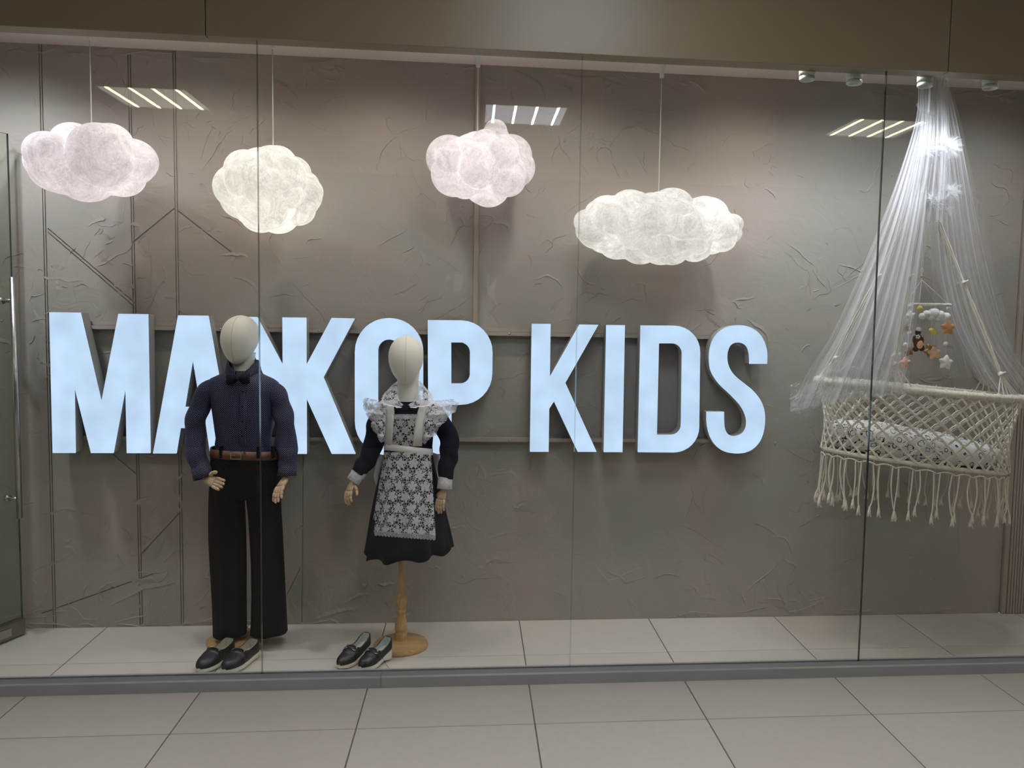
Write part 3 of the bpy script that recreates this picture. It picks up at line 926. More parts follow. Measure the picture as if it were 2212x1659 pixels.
def hand(parent, wrist, along, across, scale, curl, thumb_side, spread=0.12, splay=0.0):
    """jointed wooden hand: palm, four fingers of three pieces each, thumb of two pieces"""
    A = Vector(along).normalized()
    X = Vector(across); X = (X - A * X.dot(A)).normalized()
    N = A.cross(X)                      # towards the back of the hand
    Wp = Vector(wrist)
    L = 0.105 * scale
    ph, pw, pt = 0.46 * L, 0.36 * L, 0.17 * L
    rings = []
    for s, q, tk in ((-.12, .40, .8), (0, .50, .95), (.25, .80, 1.0), (.6, 1.0, 1.0), (.9, 1.0, .9), (1.0, .85, .6)):
        c = Wp + A * (s * ph)
        r = []
        for j in range(16):
            a = 2 * math.pi * j / 16
            cc, ss = math.cos(a), math.sin(a)
            r.append(c + X * (pw * q * math.copysign(abs(cc) ** .7, cc) / 1.0 * .5 * 2 * .5) + N * (pt * tk * math.copysign(abs(ss) ** .8, ss) * .5))
        rings.append(r)
    v, f, uv = loft(rings, cap=(True, True))
    h = mk('hand', v, f, M['hand_wood'], parent)
    def piece(mb, p, d, ln, r):
        q = p + d * ln
        mb.tube([p - d * r * .3, p + d * r * .1, p + d * ln * .45, q - d * r * .5, q, q + d * r * .35], [r * .5, r * .95, r, r * .95, r * .75, r * .3], 8)
        return q
    lens = (0.88, 1.0, 0.95, 0.74)
    for i in range(4):
        off = (-1.5 + i) / 3.0
        p = Wp + A * (ph * 1.0) + X * (off * pw * .82)
        mb = MB()
        ang = 0.0
        base = (A + X * (off * spread + splay)).normalized()
        for j, fr in enumerate((.46, .31, .25)):
            ang += curl[j]
            d = (base * math.cos(ang) - N * math.sin(ang)).normalized()
            p = piece(mb, p, d, L * .56 * lens[i] * fr, L * (.066 - .008 * j))
            p = p + d * (L * .012)
        mb.build('finger', M['hand_wood'], h)
    p = Wp + A * (ph * .35) + X * (thumb_side * pw * .42) - N * (pt * .2)
    mb = MB()
    d = (A * .75 + X * thumb_side * .62 - N * .35).normalized()
    p = piece(mb, p, d, L * .24, L * .075)
    d = (A * .92 + X * thumb_side * .20 - N * .45).normalized()
    piece(mb, p + d * L * .01, d, L * .20, L * .066)
    mb.build('thumb', M['hand_wood'], h)

def disc_base(parent, cx, cy, R, prof):
    v, f, uv = loft([ring(cx, cy, z, max(R * q, .0005), max(R * q, .0005), 64) for q, z in prof])
    return mk('base', v, f, M['wood_board'], parent)

# ------------------------------------------------------------------ boy mannequin
YBOY = 0.76
kb = mpp(YBOY)
boy = empty('boy_mannequin', (0.002, 0.803, 0), 'headless-faced boy mannequin in dotted navy shirt, bow tie and black trousers', 'mannequin')
boy['label'] = 'faceless boy mannequin in dotted navy shirt, bow tie and black trousers'
disc_base(boy, 0.002, 0.803, 0.123, ((0, 0.0), (.97, 0.0), (1.0, .003), (1.0, .011), (.97, .014), (.80, .022), (.78, .024), (0, .025)))
MB().tube([(0.03, 0.79, 0.02), (0.03, 0.79, 0.62)], 0.014, 14).build('pole', M['wood'], boy)
head(boy, (519.5, 681, 787, 38.5, 514, 24.5, 824), YBOY, 0, -0.16)

# trousers: hips and two straight legs
def trouser_leg(px_rows, phase):
    rings = []
    for i, (y, xl, xr) in enumerate(px_rows):
        a, b = at(xl, y, YBOY), at(xr, y, YBOY)
        rx = (b.x - a.x) / 2
        ry = max(rx * 1.0, 0.058) if y > 1060 else max(rx, .085)
        r = []
        base = ring((a.x + b.x) / 2, YBOY + 0.005, (a.z + b.z) / 2, rx, ry, 40, 2.3)
        for j, p in enumerate(base):
            th = 2 * math.pi * j / 40
            wv = 1 + 0.02 * math.sin(3 * th + phase + y * .02) * (y > 1100)
            cr = -0.012 if 18 <= j <= 22 and y > 1010 else 0    # pressed crease at the front
            r.append((p[0] + 0 * wv, p[1] + cr * (1 - abs(j - 20) / 3.0) + (wv - 1) * .3, p[2]))
        rings.append(r)
    return loft(rings)
LL = [(976, 463, 540), (990, 460, 545), (1030, 455, 540), (1062, 452.5, 530), (1082, 451.5, 526.5), (1110, 451, 528), (1160, 452, 529), (1220, 455, 530), (1290, 458, 531), (1345, 459.5, 532), (1369, 460, 532)]
LR = [(976, 520, 603), (990, 515, 604), (1030, 520, 605), (1062, 527, 605), (1082, 533, 605.5), (1110, 537, 606), (1160, 540.5, 609), (1220, 543, 612.5), (1290, 543, 616.5), (1345, 542, 619), (1365, 541, 620)]
for rows, ph in ((LL, 0.3), (LR, 1.4)):
    v, f, uv = trouser_leg(rows, ph)
    mk('trouser_leg', v, f, M['trouser'], boy)
    # turned hem line
v, f, uv = loft([ring(at(533, y, YBOY).x, YBOY + .005, at(533, y, YBOY).z, w_ * kb, d_, 40, 2.4, t_) for y, w_, d_, t_ in ((972, 70, .086, -.03), (978, 72, .090, -.03), (992, 73.5, .092, -.01), (1030, 75, .095, 0), (1062, 76, .09, 0), (1074, 60, .07, 0))])
mk('waistband', v, f, M['trouser'], boy)

# belt with buckle and loops
def belt_ring(y, w_, d_): return ring(at(533, y, YBOY).x, YBOY + .005, at(533, y, YBOY).z, w_ * kb, d_, 48, 2.4, -0.035)
v, f, uv = loft([belt_ring(y, w_, d_) for y, w_, d_ in ((969, 71.5, .090), (968, 73.5, .0945), (986, 74.5, .0965), (987, 72.5, .092))])
belt = mk('belt', v, f, M['leather_brown'], boy)
bk = at(510, 983.5, YBOY - .0985)
mb = MB()
for a, b in (((-.021, -.0165), (.021, -.0135)), ((-.021, .0135), (.021, .0165)), ((-.021, -.0165), (-.018, .0165)), ((.018, -.0165), (.021, .0165)), ((-.018, -.001), (.0, .001))):
    mb.box((bk.x + a[0], bk.y - .003, bk.z + a[1]), (bk.x + b[0], bk.y + .001, bk.z + b[1]))
mb.build('buckle', M['chrome'], belt, smooth=False)
MB().box((bk.x + .028, bk.y - .002, bk.z - .016), (bk.x + .036, bk.y + .004, bk.z + .014)).build('keeper', M['leather_brown'], belt, smooth=False)
for px_ in (476, 557, 588):
    p = at(px_, 977, YBOY - .085 if px_ < 500 else YBOY - .093)
    dy = .0 if px_ == 557 else .018
    MB().box((p.x - .005, p.y - .002 + dy * .2, p.z - .024), (p.x + .005, p.y + .012 + dy, p.z + .022)).build('belt_loop', M['trouser'], boy, smooth=False)

# shirt body
rows = [(984, 468, 592, .082), (968, 466.5, 588, .084), (957, 465, 588, .086), (945, 467, 585, .086), (925, 464.5, 588, .090), (905, 462, 591, .093), (885, 459, 592, .094), (865, 456, 594, .092), (848, 452, 599, .088), (836, 449, 602, .083), (826, 449, 601, .076), (818, 455, 590, .068), (811, 470, 574, .058), (804, 486, 560, .048), (800, 493, 553, .042)]
rings = []
for i, (y, xl, xr, ry) in enumerate(rows):
    a, b = at(xl, y, YBOY), at(xr, y, YBOY)
    r = []
    for j, p in enumerate(ring((a.x + b.x) / 2, YBOY + 0.004, (a.z + b.z) / 2, (b.x - a.x) / 2, ry, 64, 2.3)):
        th = 2 * math.pi * j / 64
        blouse = 0.006 * math.sin(9 * th + 1.3) * max(0, (min(y, 960) - 915) / 45) * (y < 966)
        r.append((p[0] * 1.0, p[1] - blouse, p[2] + blouse * .6))
    rings.append(r)
v, f, uv = loft(rings)
body = mk('shirt_body', v, f, M['shirt'], boy, uvs=uv)
# button placket
pl = MB()
pts_pl = []
for y in range(822, 962, 8):
    ry = interp([800, 826, 865, 905, 960], [.042, .076, .092, .093, .082], y)
    pts_pl.append(at(524, y, YBOY + .004 - ry - .001))
vs, fs = [], []
for p in pts_pl:
    vs += [(p.x - .013, p.y + .001, p.z), (p.x - .012, p.y - .0022, p.z), (p.x + .012, p.y - .0022, p.z), (p.x + .013, p.y + .001, p.z)]
for i in range(len(pts_pl) - 1):
    for j in range(3): fs.append((4 * i + j, 4 * i + j + 1, 4 * i + j + 5, 4 * i + j + 4))
pl = mk('placket', vs, fs, M['shirt'], body, uvs=[(q[0] - pts_pl[0].x, q[2]) for q in vs])
for i in (3, 7, 11, 15):
    p = pts_pl[i]
    MB().ball((p.x, p.y - .0026, p.z), (.0042, .0014, .0042), 8, 5).build('button', M['bow'], pl)

def sleeve(parent, pxs, Yc, mat, k, name='sleeve', wr=0.004, seed=0):
    """pxs: (x, y, half width px, dy)"""
    path = [at(x, y, Yc + dy) for x, y, hw, dy in pxs]
    rad = [hw * k for x, y, hw, dy in pxs]
    sp = smooth_path(path, 6)
    tt = np.linspace(0, len(path) - 1, len(sp))
    rr = [float(np.interp(q, range(len(path)), rad)) for q in tt]
    v, f, uv = tube_data(sp, rr, 28, False)
    out = []
    for i, p in enumerate(v):
        ri, j = i // 28, i % 28
        c = sp[ri]
        w_ = 1 + (wr / max(rr[ri], .01)) * math.sin(ri * 0.63 + .8 * math.sin(ri * .37 + seed) + 2.2 * math.sin(j / 28 * 6.283 + seed)) * (0.4 + 0.6 * math.sin(math.pi * ri / len(sp)))
        out.append(c + (p - c) * w_)
    return mk(name, out, f, mat, parent, uvs=uv)
YA = YBOY - 0.01
sl = sleeve(boy, [(474, 830, 14, .0), (449, 846, 21, 0), (429, 885, 20.5, -.005), (421, 930, 20.5, -.015), (423, 970, 20.5, -.03), (431, 1005, 19, -.045), (436, 1020, 17.5, -.05)], YA, M['shirt'], kb, seed=1)
sr = sleeve(boy, [(577, 835, 14, .0), (598, 852, 20.5, 0), (610, 890, 20.5, -.005), (617, 930, 21, -.015), (620, 970, 20.5, -.03), (621, 1000, 19, -.04), (621, 1018, 16.5, -.045)], YA, M['shirt'], kb, seed=2)
def cuff(parent, pa, pb, r0, r1, mat, name='cuff', n=28, wav=0.0):
    A_, B_ = Vector(pa), Vector(pb)
    v, f, uv = tube_data([A_, A_ + (B_ - A_) * .08, A_ + (B_ - A_) * .5, B_], [r0 * .96, r0 * 1.03, (r0 + r1) / 2, r1], n, False)
    out = []
    for i, p in enumerate(v):
        j = i % n; ri = i // n
        c = [A_, A_ + (B_ - A_) * .08, A_ + (B_ - A_) * .5, B_][ri]
        out.append(c + (p - c) * (1 + wav * math.sin(j / n * 6.283 * 5) * (ri / 3)))
    return solidify(mk(name, out, f, mat, parent, uvs=uv), .002)
cuff(sl, at(434, 1010, YA - .047), at(440, 1033, YA - .055), 18.5 * kb, 20 * kb, M['shirt'])
cuff(sr, at(621, 1008, YA - .043), at(620, 1028, YA - .05), 17.5 * kb, 19.5 * kb, M['shirt'])

# shirt collar and bow tie
cn = at(524, 806, YBOY)
rings = []
for s, q, dz in ((0, 1.0, 0.0), (.5, 1.02, .022), (1, 1.06, .040), (1.05, 1.12, .040), (.6, 1.24, .020), (.1, 1.36, -.002)):
    r = []
    for j in range(49):
        a = math.radians(-90 + 14 + (360 - 28) * j / 48)
        front = max(0, -math.sin(a)) ** 2
        z = cn.z + dz - .036 * front * (1 if dz > .01 else .45) + (0.012 * (1 - front) if dz > 0 else 0)
        r.append((cn.x + .0525 * q * math.cos(a), cn.y + .01 + .056 * q * math.sin(a), z))
    rings.append(r)
v, f, uv = loft(rings, closed=False)
solidify(mk('collar', v, f, M['shirt'], boy, uvs=uv), .002)
bt = at(514, 818, YBOY - .082)
def bow_lobe(s):
    rings = []
    for i, (d, hh, th) in enumerate(((.004, .008, .006), (.012, .013, .011), (.024, .020, .015), (.036, .022, .013), (.044, .021, .006), (.046, .018, .002))):
        r = []
        for j in range(20):
            a = 2 * math.pi * j / 20
            pinch = 1 - .25 * math.cos(2 * a) * (i < 2)
            r.append((bt.x + s * d, bt.y + th * math.cos(a) + .0, bt.z + hh * math.sin(a) * pinch + .003 * s * i * .3))
        rings.append(r)
    v, f, uv = loft(rings, cap=(True, True))
    return v, f
bow = empty('x', (0, 0, 0)); bpy.data.objects.remove(bow)
kn = MB().ball((bt.x, bt.y - .006, bt.z), (.009, .011, .011), 14, 9).build('bow_tie', M['bow'], boy)
for s in (-1, 1):
    v, f = bow_lobe(s)
    fix_normals(mk('bow_wing', v, f, M['bow'], kn))

hand(boy, at(443, 1034, YA - .06), (at(474, 1046, YA - .10) - at(443, 1034, YA - .06)), (0.25, -.5, -0.8), 1.12, (.15, .25, .2), -1, 0.10)
hand(boy, at(619, 1030, YA - .055), (at(606, 1052, YA - .095) - at(620, 1030, YA - .055)), (0.85, -.1, .5), 1.10, (.2, .3, .2), -1, 0.16)

# ------------------------------------------------------------------ girl mannequin
YG = 0.70
kg = mpp(YG)
girl = empty('girl_mannequin', (0.685, 0.715, 0), 'faceless girl mannequin in navy dress and white lace apron on a turned wooden stand', 'mannequin')
gx, gy = 0.690, 0.712
base = disc_base(girl, gx, gy, 0.113, ((0, 0.0), (.985, 0.0), (1.0, .004), (1.0, .008), (.97, .016), (.93, .021), (.72, .0235), (.70, .0265), (.25, .029), (0, .030)))
# turned stand
def zpx(y): return at(862, y, gy).z
prof = [(1393, 13.5), (1386, 13.2), (1380, 12.0), (1372, 13.0), (1366, 13.2), (1364, 11.2), (1360, 14.0), (1352, 13.5), (1340, 11.5), (1330, 9.4), (1324, 8.4), (1322, 10.8), (1317, 10.8), (1315, 8.6), (1311, 10.5), (1304, 12.8), (1297, 13.6), (1291, 12.8), (1287, 9.6), (1284, 8.2), (1281, 6.0), (1240, 6.0), (1150, 6.0)]
v, f, uv = loft([ring(gx, gy, max(zpx(y), .0255), r_ * kg, r_ * kg, 28) for y, r_ in prof])
mk('stand_post', v, f, M['wood'], girl)
head(girl, (877, 725, 829, 37, 876, 23, 868), YG, 0, 0.06)

# dress: bodice and flared skirt in one cloth
rows = [(868, 858, 900, .045), (875, 838, 920, .058), (884, 822, 936, .068), (896, 819, 940, .076), (915, 821, 938, .080), (940, 826, 936, .078), (965, 830, 934, .072), (982, 829, 935, .073), (1000, 826, 938, .080), (1040, 816, 946, .098), (1080, 807, 954, .115), (1120, 799, 962, .130), (1160, 793, 970, .143), (1190, 788, 975, .150)]
rings = []
for i, (y, xl, xr, ry) in enumerate(rows):
    a, b = at(xl, y, YG), at(xr, y, YG)
    fl = max(0, (y - 985) / 205.0)
    r = []
    n = 96
    for j, p in enumerate(ring((a.x + b.x) / 2, YG, (a.z + b.z) / 2 - 0.0, (b.x - a.x) / 2, ry, n, 2.1)):
        th = 2 * math.pi * j / n
        wv = fl * (0.010 * math.sin(9 * th + .8) + 0.006 * math.sin(14 * th + 2))
        dx, dy = p[0] - (a.x + b.x) / 2, p[1] - YG
        q = math.hypot(dx, dy) or 1
        dz = -fl * .008 * math.sin(9 * th + 2.2) - fl * fl * 0.008 * (-dy / ry if dy < 0 else 0)
        tl = (p[0] - a.x) / (b.x - a.x)
        r.append((p[0] + dx / q * wv, p[1] + dy / q * wv, p[2] + dz + fl * fl * (-.010 + .026 * tl)))
    rings.append(r)
v, f, uv = loft(rings)
dress = solidify(mk('dress', v, f, M['navy'], girl, uvs=uv), .002, 1)
c0 = at(876, 887, YG - .078)
MB().ball((c0.x, c0.y, c0.z), (.004, .0015, .004), 8, 5).build('button', M['bow'], dress)

# sleeves, cuffs, hands
YS = YG - 0.005
sl = sleeve(girl, [(838, 890, 19, 0), (818, 905, 20, 0), (810, 935, 20.5, -.01), (806, 962, 20.5, -.02), (795, 990, 19.5, -.035), (780, 1012, 17.5, -.05), (772, 1022, 15.5, -.055)], YS, M['navy'], kg, seed=3, wr=.0035)
sr = sleeve(girl, [(925, 888, 19, 0), (945, 902, 21, 0), (962, 930, 21, -.005), (971, 958, 20.5, -.015), (969, 988, 19.5, -.03), (964, 1015, 17.5, -.04), (962, 1034, 15.5, -.045)], YS, M['navy'], kg, seed=4, wr=.0035)
cuff(sl, at(779, 1016, YS - .052), at(762, 1040, YS - .062), 15 * kg, 14.0 * kg, M['lace_cuff'], wav=.0)
cuff(sr, at(962, 1030, YS - .044), at(960, 1056, YS - .052), 14.5 * kg, 15.5 * kg, M['lace_cuff'], wav=.0)
hand(girl, at(763, 1040, YS - .062), (at(752, 1066, YS - .085) - at(763, 1040, YS - .062)), (.8, -.5, .35), 0.90, (.25, .35, .3), 1, 0.14)
hand(girl, at(959, 1056, YS - .052), (at(950, 1086, YS - .075) - at(959, 1056, YS - .052)), (.9, -.35, .25), 0.95, (.2, .35, .25), -1, 0.14)

# apron ------------------------------------------------------------------
def front_surface(rows, nu, Yc, off, wave=None, cxs=None):
    """cloth wrapped on the front of an elliptical body; rows: (y px, xl, xr, body half width px, body cx px, ry)"""
    rings = []
    for i, (y, xl, xr, hw, cx, ry) in enumerate(rows):
        r = []
        for j in range(nu + 1):
            x = xl + (xr - xl) * j / nu
            s = max(-.995, min(.995, (x - cx) / hw))
            yy = Yc - ry * (1 - abs(s) ** 2.1) ** (1 / 2.1) - off
            if wave: yy += wave(i / (len(rows) - 1), j / nu)
            r.append(tuple(at(x, y, yy)))
        rings.append(r)
    return rings
body_px = {965: (52, 882, .072), 982: (53, 882, .073), 1000: (56, 882, .080), 1040: (65, 881, .098), 1080: (73.5, 880.5, .115), 1120: (81.5, 880.5, .130), 1160: (88.5, 881.5, .143)}
def bp_(y):
    ks = sorted(body_px)
    return tuple(interp(ks, [body_px[k][i] for k in ks], y) for i in range(3))
apron = empty('apron', (0, 0, 0)); bpy.data.objects.remove(apron)
ar = []
for y in np.linspace(977, 1147, 14):
    q = (y - 977) / 170
    hw, cx, ry = bp_(y)
    ar.append((y + 0.0, 830 - 28 * q, 931 + 10 * q, hw + 2, cx, ry))
def awave(s, u): return s * .010 * math.sin(u * 17 + .6) - .006 * s
rings = front_surface(ar, 40, YG, .015, awave)
rings = [[(p[0], p[1], p[2] - .026 * kg * 0 - (j / 40) * .020 * (i / 13)) for j, p in enumerate(r)] for i, r in enumerate(rings)]
v, f, uv = loft(rings, closed=False)
apr = mk('apron_skirt', v, f, M['lace'], girl, uvs=uv)
# edging along hem with scallops
last, prev = rings[-1], rings[-2]
vs, uvs_, fs = [], [], []
n = 160
for i in range(n + 1):
    u = i / n * 40
    j = min(39, int(u)); tq = u - j
    p = Vector(last[j]).lerp(Vector(last[j + 1]), tq)
    sc = abs(math.sin(i / n * math.pi * 20)) ** .6
    vs += [(p.x, p.y - .001, p.z + .003), (p.x, p.y - .0015, p.z - .010), (p.x, p.y - .001, p.z - .0135 - .0045 * sc)]
    uvs_ += [(i / n * .27, 0), (i / n * .27, .012), (i / n * .27, .018)]
    if i:
        b = 3 * i
        fs += [(b - 3, b - 2, b + 1, b), (b - 2, b - 1, b + 2, b + 1)]
mk('hem_edging', vs, fs, M['lace_trim'], apr, uvs=uvs_)
# waistband
rings = []
for y0_, y1_, off in ((958, 970, .004), (959, 971, .008), (971, 982, .009), (972.5, 983.5, .005)):
    r = []
    for j in range(41):
        x = 829 + (935 - 829) * j / 40
        y = y0_ + (y1_ - y0_) * j / 40
        s = (x - 882) / 54.2
        yy = YG - .073 * (1 - abs(s) ** 2.1) ** (1 / 2.1) - off
        r.append(tuple(at(x, y, yy)))
    rings.append(r)
v, f, uv = loft(rings, closed=False)
wb = mk('waistband', v, f, M['white_cloth'], girl)
# tied tails behind
for sx_, pts in ((1, [(932, 978, .02), (945, 985, .05), (948, 1000, .06), (940, 1040, .07), (943, 1075, .075)]), (-1, [(831, 985, .03), (822, 1000, .05), (815, 1030, .06), (819, 1050, .07)])):
    pp = smooth_path([at(x, y, YG + dy) for x, y, dy in pts], 5)
    vs, fs = [], []
    for i, p in enumerate(pp):
        vs += [(p.x - .014, p.y, p.z + .004), (p.x + .014, p.y + .012, p.z - .004)]
        if i: fs.append((2 * i - 2, 2 * i - 1, 2 * i + 1, 2 * i))
    solidify(mk('apron_tie', vs, fs, M['white_cloth'], girl), .0015)
# bib
def chest(x, y, off=0.0):
    hw = interp([868, 875, 884, 896, 915, 940, 965], [21, 41, 57, 60.5, 58.5, 55, 52], y)
    cx = interp([868, 896, 965], [879, 879.5, 882], y)
    ry = interp([868, 875, 884, 896, 915, 940, 965], [.045, .058, .068, .076, .080, .078, .072], y)
    s = max(-.98, min(.98, (x - cx) / hw))
    return tuple(at(x, y, YG - ry * (1 - abs(s) ** 2.1) ** (1 / 2.1) - off))
rings = []
for y in np.linspace(897, 964, 10):
    rings.append([chest(848 + (906 - 848) * j / 16 - (y - 897) * .03, y, .006) for j in range(17)])
v, f, uv = loft(rings, closed=False)
bib = mk('bib', v, f, M['lace_small'], girl, uvs=uv)
rings = []
for y in (894.5, 897, 902, 905):
    rings.append([chest(850 + (903 - 850) * j / 16, y, .008) for j in range(17)])
v, f, uv = loft(rings, closed=False)
mk('bib_edging', v, f, M['lace_trim'], bib, uvs=uv)
# shoulder straps
for L_ in ([((832, 851), 880), ((832.5, 852), 890), ((832, 850.5), 910), ((831, 848.5), 935), ((829.5, 846.5), 962)],
           [((905, 926), 880), ((902, 921), 890), ((898, 917), 910), ((894, 914), 935), ((891, 911.5), 964)]):
    rings = []
    for (a_, b_), y in L_:
        rings.append([chest(a_ + (b_ - a_) * j / 4, y, .0085 + (.0015 if 0 < j < 4 else 0)) for j in range(5)])
    top = rings[0]
    rings.insert(0, [(p[0], p[1] + .045, p[2] + .018) for p in top])
    rings.insert(0, [(p[0], YG + .02, p[2] + .022) for p in top])
    v, f, uv = loft(rings, closed=False)
    solidify(mk('strap', v, f, M['white_cloth'], girl), .0012)
# wing ruffles: gathered strips that stand out from the straps over the shoulders
def ruffle(inner, outer, folds, seed, Yin, Yout, amp=.012):
    ni = 60
    I = smooth_path([at(x, y, YG + dy) for x, y, dy in inner], 16)
    O = smooth_path([at(x, y, YG + dy) for x, y, dy in outer], 16)
    def smp(P, q):
        z = q * (len(P) - 1); i = min(len(P) - 2, int(z)); return P[i].lerp(P[i + 1], z - i)
    rings = []
    m = 8
    for k in range(m + 1):
        w_ = k / m
        r = []
        for j in range(ni + 1):
            q = j / ni
            p = smp(I, q).lerp(smp(O, q), w_)
            ph = math.sin(q * math.pi * folds + seed)
            r.append((p.x + .004 * w_ * math.cos(q * math.pi * folds * 1.0 + seed), p.y - amp * w_ * ph - .008 * math.sin(math.pi * w_), p.z + .006 * w_ * ph))
        rings.append(r)
    v, f, uv = loft(rings, closed=False)
    rf = mk('ruffle', v, f, M['lace_small'], girl, uvs=uv)
    # scalloped edging
    e, e0 = rings[-1], rings[-2]
    vs, fs, us = [], [], []
    n = 120
    for i in range(n + 1):
        u = i / n * ni; j = min(ni - 1, int(u)); tq = u - j
        p = Vector(e[j]).lerp(Vector(e[j + 1]), tq); p0 = Vector(e0[j]).lerp(Vector(e0[j + 1]), tq)
        d = (p - p0).normalized()
        sc = abs(math.sin(i / n * math.pi * 17)) ** .6
        vs += [tuple(p - d * .005), tuple(p + d * .004), tuple(p + d * (.007 + .004 * sc))]
        us += [(i / n * .2, 0), (i / n * .2, .009), (i / n * .2, .015)]
        if i:
            b = 3 * i; fs += [(b - 3, b - 2, b + 1, b), (b - 2, b - 1, b + 2, b + 1)]
    mk('ruffle_edging', vs, fs, M['lace_trim'], rf, uvs=us)
ruffle([(836, 870, .03), (833, 884, -.055), (833, 905, -.078), (832, 930, -.078), (831, 952, -.075)], [(792, 872, .02), (792, 888, -.03), (803, 906, -.06), (812, 930, -.082), (827, 955, -.085)], 7, 0.4, 0, 0)
ruffle([(838, 868, .045), (834, 880, -.03), (833, 892, -.068), (833, 905, -.075)], [(796, 862, .05), (789, 866, .0), (797, 886, -.05), (806, 905, -.08)], 5, 1.9, 0, 0, .016)
ruffle([(922, 868, .03), (921, 884, -.055), (917, 905, -.078), (914, 930, -.078), (911, 952, -.075)], [(975, 876, .02), (970, 890, -.03), (955, 910, -.06), (938, 935, -.082), (917, 957, -.085)], 7, 0.9, 0, 0)
ruffle([(920, 866, .045), (922, 880, -.03), (920, 892, -.068), (917, 905, -.075)], [(976, 864, .05), (988, 872, .0), (974, 892, -.05), (957, 908, -.08)], 5, 2.3, 0, 0, .016)
# lace collar: stand and two lapels with pointed edging
def lapel(inner, outer, nm):
    I = smooth_path([at(x, y, YG + dy) for x, y, dy in inner], 8)
    O = smooth_path([at(x, y, YG + dy) for x, y, dy in outer], 8)
    rings = []
    for k in range(9):
        w_ = k / 8
        rings.append([tuple(I[j].lerp(O[j], w_) + Vector((0, -.007 * math.sin(math.pi * w_), .006 * math.sin(math.pi * w_)))) for j in range(len(I))])
    v, f, uv = loft(rings, closed=False)
    lp = mk('collar', v, f, M['lace_small'], girl, uvs=uv)
    vs, fs = [], []
    n = 44
    for i in range(n + 1):
        z = i / n * (len(O) - 1); j = min(len(O) - 2, int(z))
        p = O[j].lerp(O[j + 1], z - j); q = I[j].lerp(I[j + 1], z - j)
        d = (p - q).normalized()
        sc = 1 - abs((i % 4) - 2) / 2
        vs += [tuple(p - d * .002), tuple(p + d * (.003 + .010 * sc) + Vector((0, -.001, 0)))]
        if i: fs.append((2 * i - 2, 2 * i - 1, 2 * i + 1, 2 * i))
    solidify(mk('collar_edging', vs, fs, M['white_cloth'], lp, smooth=False), .001)
lapel([(869, 826, .055), (860, 823, .03), (858, 838, -.02), (862, 862, -.050), (872, 876, -.066)], [(860, 838, .07), (838, 843, .045), (829, 858, -.02), (832, 872, -.068), (868, 880, -.088)], 'l')
lapel([(888, 826, .055), (903, 821, .03), (903, 838, -.02), (896, 862, -.050), (880, 876, -.066)], [(898, 838, .07), (920, 840, .045), (931, 856, -.02), (926, 874, -.068), (886, 880, -.088)], 'r')

